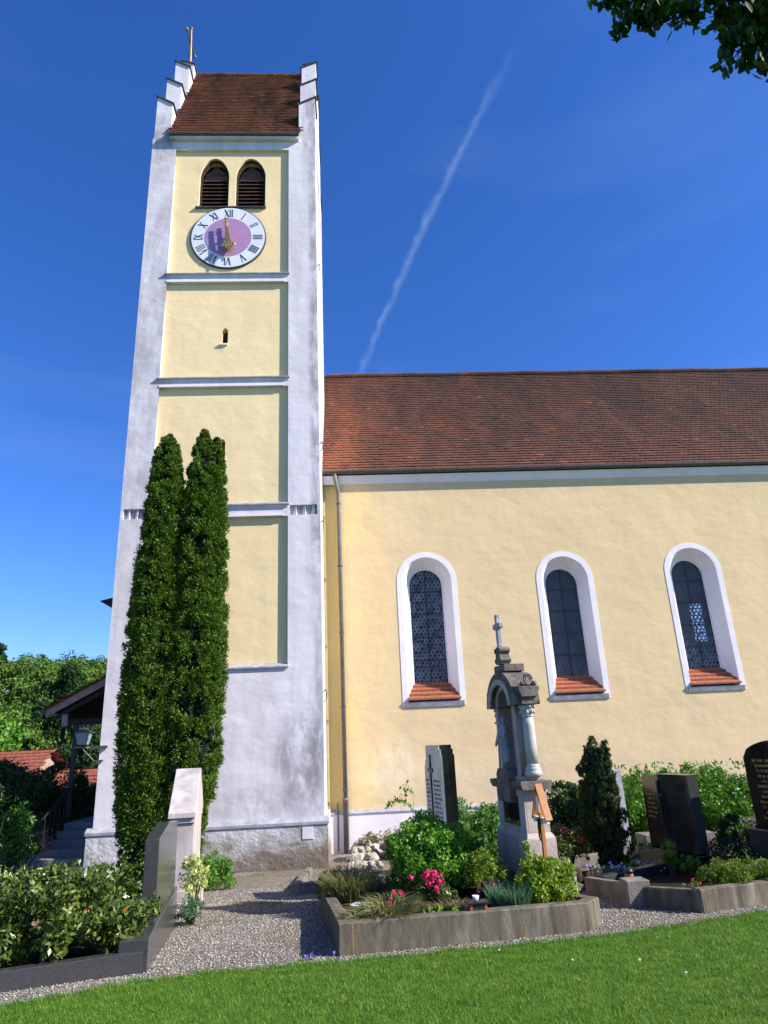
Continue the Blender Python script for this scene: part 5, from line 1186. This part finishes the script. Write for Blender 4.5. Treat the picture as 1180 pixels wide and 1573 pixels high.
# ---------------------------------------------------------------- right side
hd = bush('clipped_hedge', 'rounded bright green hedge along the yellow church wall', 'hedge', (7.1, 15.3, -.10), (2.1, .9, .90), L_hedge, 52000, .062, .034, 260, .22, base=-.85, up=-.4)
P = np.stack([rng.uniform(-2, 1.6, 260), rng.normal(0, .3, 260), 1.60+rng.uniform(0, .22, 260)], 1); leafmesh('shoots', P, rng.normal(size=(260, 3)), rng.normal(size=(260, 3))+[0, 0, 2], .12, .045, L_hedge, hd)
bush('clipped_hedge', 'darker green hedge section between the monument and the yew', 'hedge', (4.45, 14.6, -.15), (.95, .6, .78), L_yew, 14000, .085, .04, 120, .2, base=-.8, up=-.4)
bush('clipped_hedge', 'green hedge section behind the white slim stone', 'hedge', (5.7, 14.6, -.1), (.6, .5, .72), L_hedge, 6000, .09, .045, 70, .18, base=-.8, up=-.4)
bush('low_hedge', 'low green hedge left of the monument against the wall', 'hedge', (2.75, 14.8, -.24), (1.6, .5, .56), L_peony, 9000, .08, .035, 100, .17, base=-.8, up=-.4)
# yew
yw = thing('upright_yew', 'dark upright yew column behind the roses', 'conifer', (4.12, 12.0, gz(12)))
Ps = []; Es = []
for (dx, dy, h0, h1, r_) in ((0, 0, .1, 1.9, .27), (-.16, 0, .3, 2.10, .12), (-.05, 0, .6, 2.20, .11), (.14, .0, .2, 2.10, .12), (-.22, .1, .3, 1.95, .11), (.05, -.12, .1, 2.0, .16), (.18, 0, .05, 1.1, .2), (.05, .1, .5, 2.02, .16)):
    P, e = cloud((dx, dy, (h0+h1)/2), (r_, r_, (h1-h0)/2), 90, .06, 5000, -1); Ps.append(P); Es.append(e)
P = np.concatenate(Ps); e = np.concatenate(Es); k = len(P); leafmesh('foliage', P, e*.5+rng.normal(size=(k, 3))*.4+[0, 0, .9], e+rng.normal(size=(k, 3))*.4, .055, .018, L_yew, yw)
MB().tube([(0, 0, -.05), (0, 0, 1.5)], [.05, .02], 6).build('trunk', M_bark, yw)
zi = rng.uniform(.1, 1.95, 3500); ti = rng.uniform(0, 2*pi, 3500); ri = rng.uniform(.05, .2, 3500); leafmesh('inner_sprays', np.stack([cos_(ti)*ri, sin_(ti)*ri, zi], 1), rng.normal(size=(3500, 3))*.5+[0, 0, 1], rng.normal(size=(3500, 3)), .11, .05, L_dark, yw)
ws = thing('slim_white_headstone', 'slim white stone slab seen edge-on behind the yew', 'headstone', (5.02, 13.6, gz(13.6)), RZ)
MB().box(-.08, .08, 0, .7, .35, 1.66).build('slab', M_greystatue, ws, bevel=.008); MB().box(-.14, .14, -.06, .76, -.1, .35).build('base', M_grayst, ws, bevel=.01)
M_book = simple('dull_black_granite', (.042, .038, .034), (.022, .020, .018), 4, .14, .5, 0)
# book shaped black headstone
bk = thing('folded_black_headstone', 'black polished headstone folded like an open book with thin cross', 'headstone', (5.06, 10.85, -.5), RZ)
w1, w2 = .72, .68
mb = MB(); mb.hexa([(0, 0, .36), (.16, 0, .36), (.10, w1, .36), (-.05, w1, .36)], [(0, 0, 1.46), (.16, 0, 1.46), (.10, w1, 1.46), (-.05, w1, 1.46)])
mb.hexa([(-.05, w1+.001, .36), (.10, w1+.001, .36), (.20, w1+w2, .36), (.05, w1+w2, .36)], [(-.05, w1+.001, 1.46), (.10, w1+.001, 1.46), (.20, w1+w2, 1.40), (.05, w1+w2, 1.40)])
mb.build('slab', M_book, bk, bevel=.004)
MB().box(-.12, .24, -.1, 1.5, -.1, .355).build('base', M_blackst, bk, bevel=.006)
MB().box(-.002, .162, -.012, -.003, .37, 1.455).build('honed_side', M_granite, bk)
mb = MB(); mb.box(-.085, -.056, w1-.02, w1+.02, .7, 1.36); mb.box(-.085, -.056, w1-.11, w1+.11, 1.13, 1.165); mb.build('black_cross', M_iron, bk)
ins = inscription('inscription', bk, M_goldtxt, .86, 1.28, 1.12, 6, .068, 0, seed=9)
for v in ins.data.vertices: v.co.x += -.052+(v.co.y-w1)*.147-.004
# big black headstone with gold writing
bb = thing('gold_lettered_headstone', 'large black headstone with curved top and rows of gold lettering at the right edge', 'headstone', (6.06, 9.15, gz(9.2)), RZ)
def arcprof(w, z0, z1, rise, n=14):
    pts = [(0, z0), (w, z0), (w, z1-rise-.06)]
    for k in range(n+1):
        t_ = k/n; x = w*(1-t_); pts.append((x, z1-rise+rise*(1-(2*t_-1)**2)**.7 if 0 < t_ < 1 else z1-rise-.04))
    return pts[:3]+pts[3:]
mb = MB(); mb.prism(arcprof(1.45, .64, 1.80, .20), 'x', .0, .14); mb.build('slab', M_blackst, bb, bevel=.004)
MB().box(-.12, .30, -.25, 1.60, -.2, .60).build('base', M_granite, bb, bevel=.01)
MB().box(-.03, .2, .0, 1.45, .601, .639).build('slab_foot', M_blackst, bb)
inscription('inscription', bb, M_goldtxt, .05, 1.28, 1.50, 12, .070, -.0005, .38, seed=21)
inscription('heading', bb, M_goldtxt, .35, .95, 1.62, 1, .06, -.0005, .3, seed=2)
MB().box(.145, .24, 1.30, 1.56, .2, 1.58).build('rear_slab', M_beigest, bb, bevel=.004)
# right grave borders
rg = thing('concrete_grave_border', 'concrete border with corner posts of the right-hand grave', 'grave kerb', (4.2, 9.0, gz(9)))
K = [V(3.12, 10.3), V(3.34, 9.02), V(3.82, 8.34), V(4.85, 8.72), V(7.4, 9.6)]
kerb(K[0]+V(0, 0), K[1], .12, 'side_kerb', rg, M_grayst, .0); kerb(K[1]+V(.02, -.02), K[2], .12, 'side_kerb', rg, M_concrete, -.02); kerb(K[2]+V(.0, .0), K[3], .13, 'front_kerb', rg, M_concrete, -.015); kerb(K[3]+V(.002, .0), K[4], .13, 'front_kerb', rg, M_concrete, -.0)
MB().box(3.22, 3.50, 8.94, 9.20, gz(9)-.1, topz(9)+.055).build('corner_post', M_grayst, rg, world=True, bevel=.008)
mb = MB(); q = [K[0]+V(.12, 0), K[1]+V(.14, .1), K[2]+V(.05, .15), K[3]+V(0, .12), K[4]+V(0, .12), V(6.2, 12.2), V(3.4, 12.4)]
mb.hexa([(p.x, p.y, gz(p.y)-.1) for p in q], [(p.x, p.y, topz(p.y)-.09) for p in q]); struct(mb.build('grave_soil', M_soil))
mb = MB(); wallseg(mb, V(3.45, 10.45), V(5.0, 11.3), .14, -.6, -.6, -.27, -.26); o = mb.build('granite_kerb', M_granite, None, bevel=.01); tag(o, 'polished grey granite kerb crossing behind the right-hand grave', 'kerb')
mb = MB(); wallseg(mb, V(3.2, 10.6), V(2.95, 12.6), .12, -.75, -.75, -.38, -.44); wallseg(mb, V(2.9, 12.9), V(4.6, 13.4), .12, -.75, -.75, -.42, -.42); o = mb.build('concrete_kerb', M_grayst, None, bevel=.01); tag(o, 'low grey concrete kerb around the pansy bed', 'kerb')
mb = MB(); mb.box(5.3, 6.6, 13.4, 13.9, -.9, -.18); o = mb.build('stone_ledge', M_grayst, None, bevel=.01); tag(o, 'flat grey stone ledge in front of the hedge behind the black headstone', 'ledge')
# planting of the right
ro = bush('rose_bush', 'dark rose bush with red blooms beside the yew', 'flowers', (3.45, 12.1, -.12), (.34, .25, .30), L_rhodo, 2200, .055, .025, 40, .1, base=-.5)
flowers('blossoms', [(.20, -.2, .52), (.17, -.2, .49), (-.2, -.2, .47), (.3, -.1, .22)], .03, 24, F_red, ro, .04)
flowers('red_foliage', [(random.uniform(-.25, .15), -.15, random.uniform(.5, .75)) for _ in range(14)], .04, 8, F_dkred, ro, .04)
pb2 = bush('pansy_bed', 'bed of pale lilac pansies between the graves', 'flowers', (4.05, 11.3, -.38), (.62, .3, .10), L_peony, 2600, .04, .02, 50, .06, base=-.5)
flowers('blossoms', [(random.uniform(-.55, .6), random.uniform(-.3, .2), random.uniform(.16, .24)) for _ in range(60)], .012, 6, F_lil, pb2, .032)
hb = thing('heather_clump', 'brown faded heather clump at the end of the pansy bed', 'plant', (3.62, 11.0, -.5)); blades('foliage', (0, 0, 0), .20, 1200, .20, .010, L_brown, hb, .5, .2)
lg2 = thing('wooden_stump', 'short weathered wooden stump beside the brown heather', 'stump', (3.22, 10.95, -.55)); MB().lathe([(.085, 0), (.08, .3), (.07, .315)], 0, 0, 10).build('stump', M_darkwood, lg2, True)
rv_ = thing('red_grave_light', 'red glass grave light behind the corner post', 'grave light', (3.45, 9.45, topz(9.5)-.09))
MB().lathe([(.05, 0), (.06, .02), (.055, .17), (.045, .19)], 0, 0, 14).build('glass', M_redclay, rv_, True); MB().lathe([(.06, .191), (.065, .21), (.03, .25)], 0, 0, 14).build('lid', M_bronze, rv_, True)
hs_ = thing('hosta', 'broad leaved pale green hosta beside the black headstone', 'plant', (4.35, 11.8, -.45))
P = []; A_ = []
for k in range(16):
    a = random.uniform(0, 2*pi); P.append((cos(a)*.12, sin(a)*.12, .10+random.uniform(0, .14))); A_.append((cos(a), sin(a), random.uniform(.1, .9)))
leafmesh('foliage', np.array(P), np.array(A_), np.array([(0, 0, 1.)]*16), .26, .13, L_heath, hs_)
bush('dwarf_thuja', 'small bright green conifer sprig in front of the folded black headstone', 'shrub', (4.55, 10.7, -.15), (.09, .1, .25), L_box, 700, .04, .016, 24, .05, base=-.45)
bush('dwarf_thuja', 'lower green conifer sprig right of the small one', 'shrub', (4.78, 10.6, -.24), (.14, .1, .15), L_box, 700, .04, .016, 24, .05, base=-.45)
dc = bush('dark_dwarf_spruce', 'very dark conical spruce between the two black headstones', 'conifer', (5.02, 9.75, -.10), (.33, .3, .33), L_dark, 5000, .05, .016, 70, .1, base=-.45, up=-.8)
P, e = cloud((0, 0, .62), (.17, .15, .32), 30, .07, 2200, -1); leafmesh('leader', P, e+[0, 0, .8], e+rng.normal(size=(len(P), 3))*.4, .05, .016, L_dark, dc)
jm = bush('juniper_mound', 'low bright green moss-like mound along the front kerb at the right', 'shrub', (4.42, 8.85, -.06), (.35, .22, .16), L_heath, 5200, .035, .010, 90, .05, base=-.22, upright=1.0)
bush('juniper_mound', 'smaller bright green mound right of the larger one', 'shrub', (4.86, 8.98, -.08), (.24, .2, .15), L_heath, 3200, .035, .010, 60, .05, base=-.22, upright=1.0)
rp = bush('primrose', 'small red and white flowers at the corner of the right grave', 'flowers', (3.86, 8.62, -.12), (.08, .06, .05), L_peony, 200, .03, .018, 12, .03, base=-.2)
flowers('blossoms', [(-.02, -.02, .12), (.02, 0, .17), (.1, 0, .13)], .014, 14, F_pink, rp, .028)
pc = bush('cyclamen', 'magenta flowers at the right edge below the gold lettered headstone', 'flowers', (5.35, 9.1, -.02), (.2, .15, .14), L_rhodo, 900, .04, .02, 24, .06, base=-.2)
flowers('blossoms', [(random.uniform(-.18, .1), -.12, random.uniform(.16, .34)) for _ in range(12)], .02, 14, F_pink, pc, .035)
vp = bush('viola', 'purple and yellow violas between the dark spruce and the stone base', 'flowers', (6.05, 11.0, .12), (.2, .15, .18), L_yel, 400, .05, .02, 20, .06, base=-.4)
flowers('blossoms', [(random.uniform(-.2, .1), -.1, random.uniform(.6, .72)) for _ in range(8)], .02, 14, F_purple, vp, .05)
sc = thing('stone_sculpture', 'small pale rounded stone sculpture of a sleeping lamb between mound and spruce', 'sculpture', (5.02, 9.35, topz(9.35)-.09))
try:
    nd = [(0, 0, .14, .10, .11), (-.11, 0, .13, .10, .10), (.09, -.01, .17, .09), (.13, -.05, .25, .045), (.12, -.10, .23, .05), (.09, -.14, .17, .025), (-.14, -.08, .05, .035), (.02, -.12, .05, .03)]
    skin('lamb', nd, [(0, 1), (0, 2), (2, 3), (3, 4), (4, 5), (1, 6), (0, 7)], M_greystatue, sc)
except Exception as ex_: print(ex_)

# ---------------------------------------------------------------- overhanging beech branch
bt = thing('beech_tree', 'beech tree whose dark leafy branch hangs in at the top right', 'tree', (8.2, .6, 0.2))
mb = MB(); mb.tube([(0, 0, -.3), (-.1, .1, 3), (-.3, .3, 6.0), (-.4, .4, 9.5)], [.30, .24, .18, .08], 12); mb.build('trunk', M_bark, bt)
twigs = []; LP = []; LA = []
def twig(px, py, y, tx, ty, n=3):
    pass
br = MB(); bp = Vector((8.2, .6, .2))
anchors = [  # pixel, depth, cluster radius, leaves
    (930, -6, 3.3, .07, 30), (952, 2, 3.3, .09, 40), (962, 35, 3.3, .06, 22), (949, 42, 3.3, .045, 14), (985, 12, 3.25, .11, 60), (990, 38, 3.3, .06, 26), (1010, 16, 3.2, .13, 80), (1035, 8, 3.2, .13, 80), (1065, 10, 3.2, .12, 70), (1062, 22, 3.25, .07, 30),
    (1100, 2, 3.2, .09, 50), (1120, 22, 3.15, .10, 50), (1105, 30, 3.2, .05, 14), (1140, 15, 3.1, .16, 120), (1165, 40, 3.1, .16, 120), (1150, 60, 3.1, .12, 60), (1120, 62, 3.15, .07, 24), (1118, 100, 3.15, .05, 14), (1150, 92, 3.15, .07, 24), (1172, 100, 3.1, .06, 18), (1185, 20, 3.1, .2, 160), (1112, 85, 3.15, .03, 6), (1190, 60, 3.1, .15, 90), (1205, 95, 3.1, .1, 40)]
hub = at(1230, -30, 3.0)
br.tube([Vector((-.3, .3, 5.5)), hub-bp+Vector((1.4, -.8, .4)), hub-bp], [.10, .06, .035], 8)
hub2 = at(1080, -45, 3.2)
br.tube([hub-bp, at(1150, -50, 3.1)-bp, hub2-bp, at(940, -25, 3.3)-bp], [.035, .022, .015, .005], 6)
for (px, py, y, r_, k) in anchors:
    c_ = at(px, py, y)-bp; src = hub-bp if px > 1100 else (at(px+20, -38, 3.2)-bp)
    br.tube([src, (src+c_)/2+Vector((.02, .03, .04)), c_, c_+Vector((-.02, 0, -.04))], [.010, .006, .004, .002], 5)
    k = int(k*1.0); P = rng.normal(0, r_*.5, (k, 3))+np.array(c_); LP.append(P)
LPa = np.concatenate(LP)
# rest of the crown, out of the picture
P, e = cloud((1.8, -4.4, 8.0), (3.0, 2.8, 2.4), 60, .7, 5000, -1)
LPa2 = P; kA, kB = len(LPa), len(LPa2)
A1 = rng.normal(size=(kA, 3))*.45+[0, 0, -.8]
# oval six-sided leaves so the near foliage reads as real leaves
def ovalleaves(name, P, A, Nn, L, Wd, mat, parent):
    n = len(P); A = unit(A); B = unit(np.cross(A, Nn)); Nz = np.cross(A, B); L = L.reshape(-1, 1); Wd = Wd.reshape(-1, 1)
    prof = [(-.5, 0), (-.25, .42), (.08, .5), (.32, .3), (.5, 0), (.32, -.3), (.08, -.5), (-.25, -.42)]
    v = np.stack([P + A*L*a_ + B*Wd*b_ + Nz*Wd*abs(b_)*.35 for a_, b_ in prof], 1).reshape(-1, 3)
    me = bpy.data.meshes.new(name); me.vertices.add(8*n); me.vertices.foreach_set('co', v.astype(np.float32).ravel())
    idx = np.array([0, 1, 2, 3, 4, 4, 5, 6, 7, 0]); li = (idx[None]+np.arange(n)[:, None]*8).astype(np.int32).ravel()
    me.loops.add(10*n); me.loops.foreach_set('vertex_index', li); me.polygons.add(2*n); me.polygons.foreach_set('loop_start', np.arange(0, 10*n, 5, dtype=np.int32)); me.polygons.foreach_set('loop_total', np.full(2*n, 5, np.int32)); me.update(); me.materials.append(mat)
    o = bpy.data.objects.new(name, me); C.objects.link(o); o.parent = parent; return o
ovalleaves('leaves', LPa, A1, rng.normal(size=(kA, 3))+[0, -.6, .6], .098*rng.uniform(.6, 1.15, kA), .052*rng.uniform(.7, 1.1, kA), L_over, bt)
leafmesh('crown', LPa2, rng.normal(size=(kB, 3)), e+rng.normal(size=(kB, 3))*.5, .12, .07, L_over, bt)
for q in range(6):
    a = q*1.1; br.tube([(-.2, .2, 4.0+.5*q), (cos(a)*.9+.6, sin(a)*.9-2.0, 6.0+.4*q), (cos(a)*2.0+1.6, sin(a)*2.0-4.0, 7.6+.3*q)], [.08, .045, .012], 6)
br.build('branches', M_bark, bt)
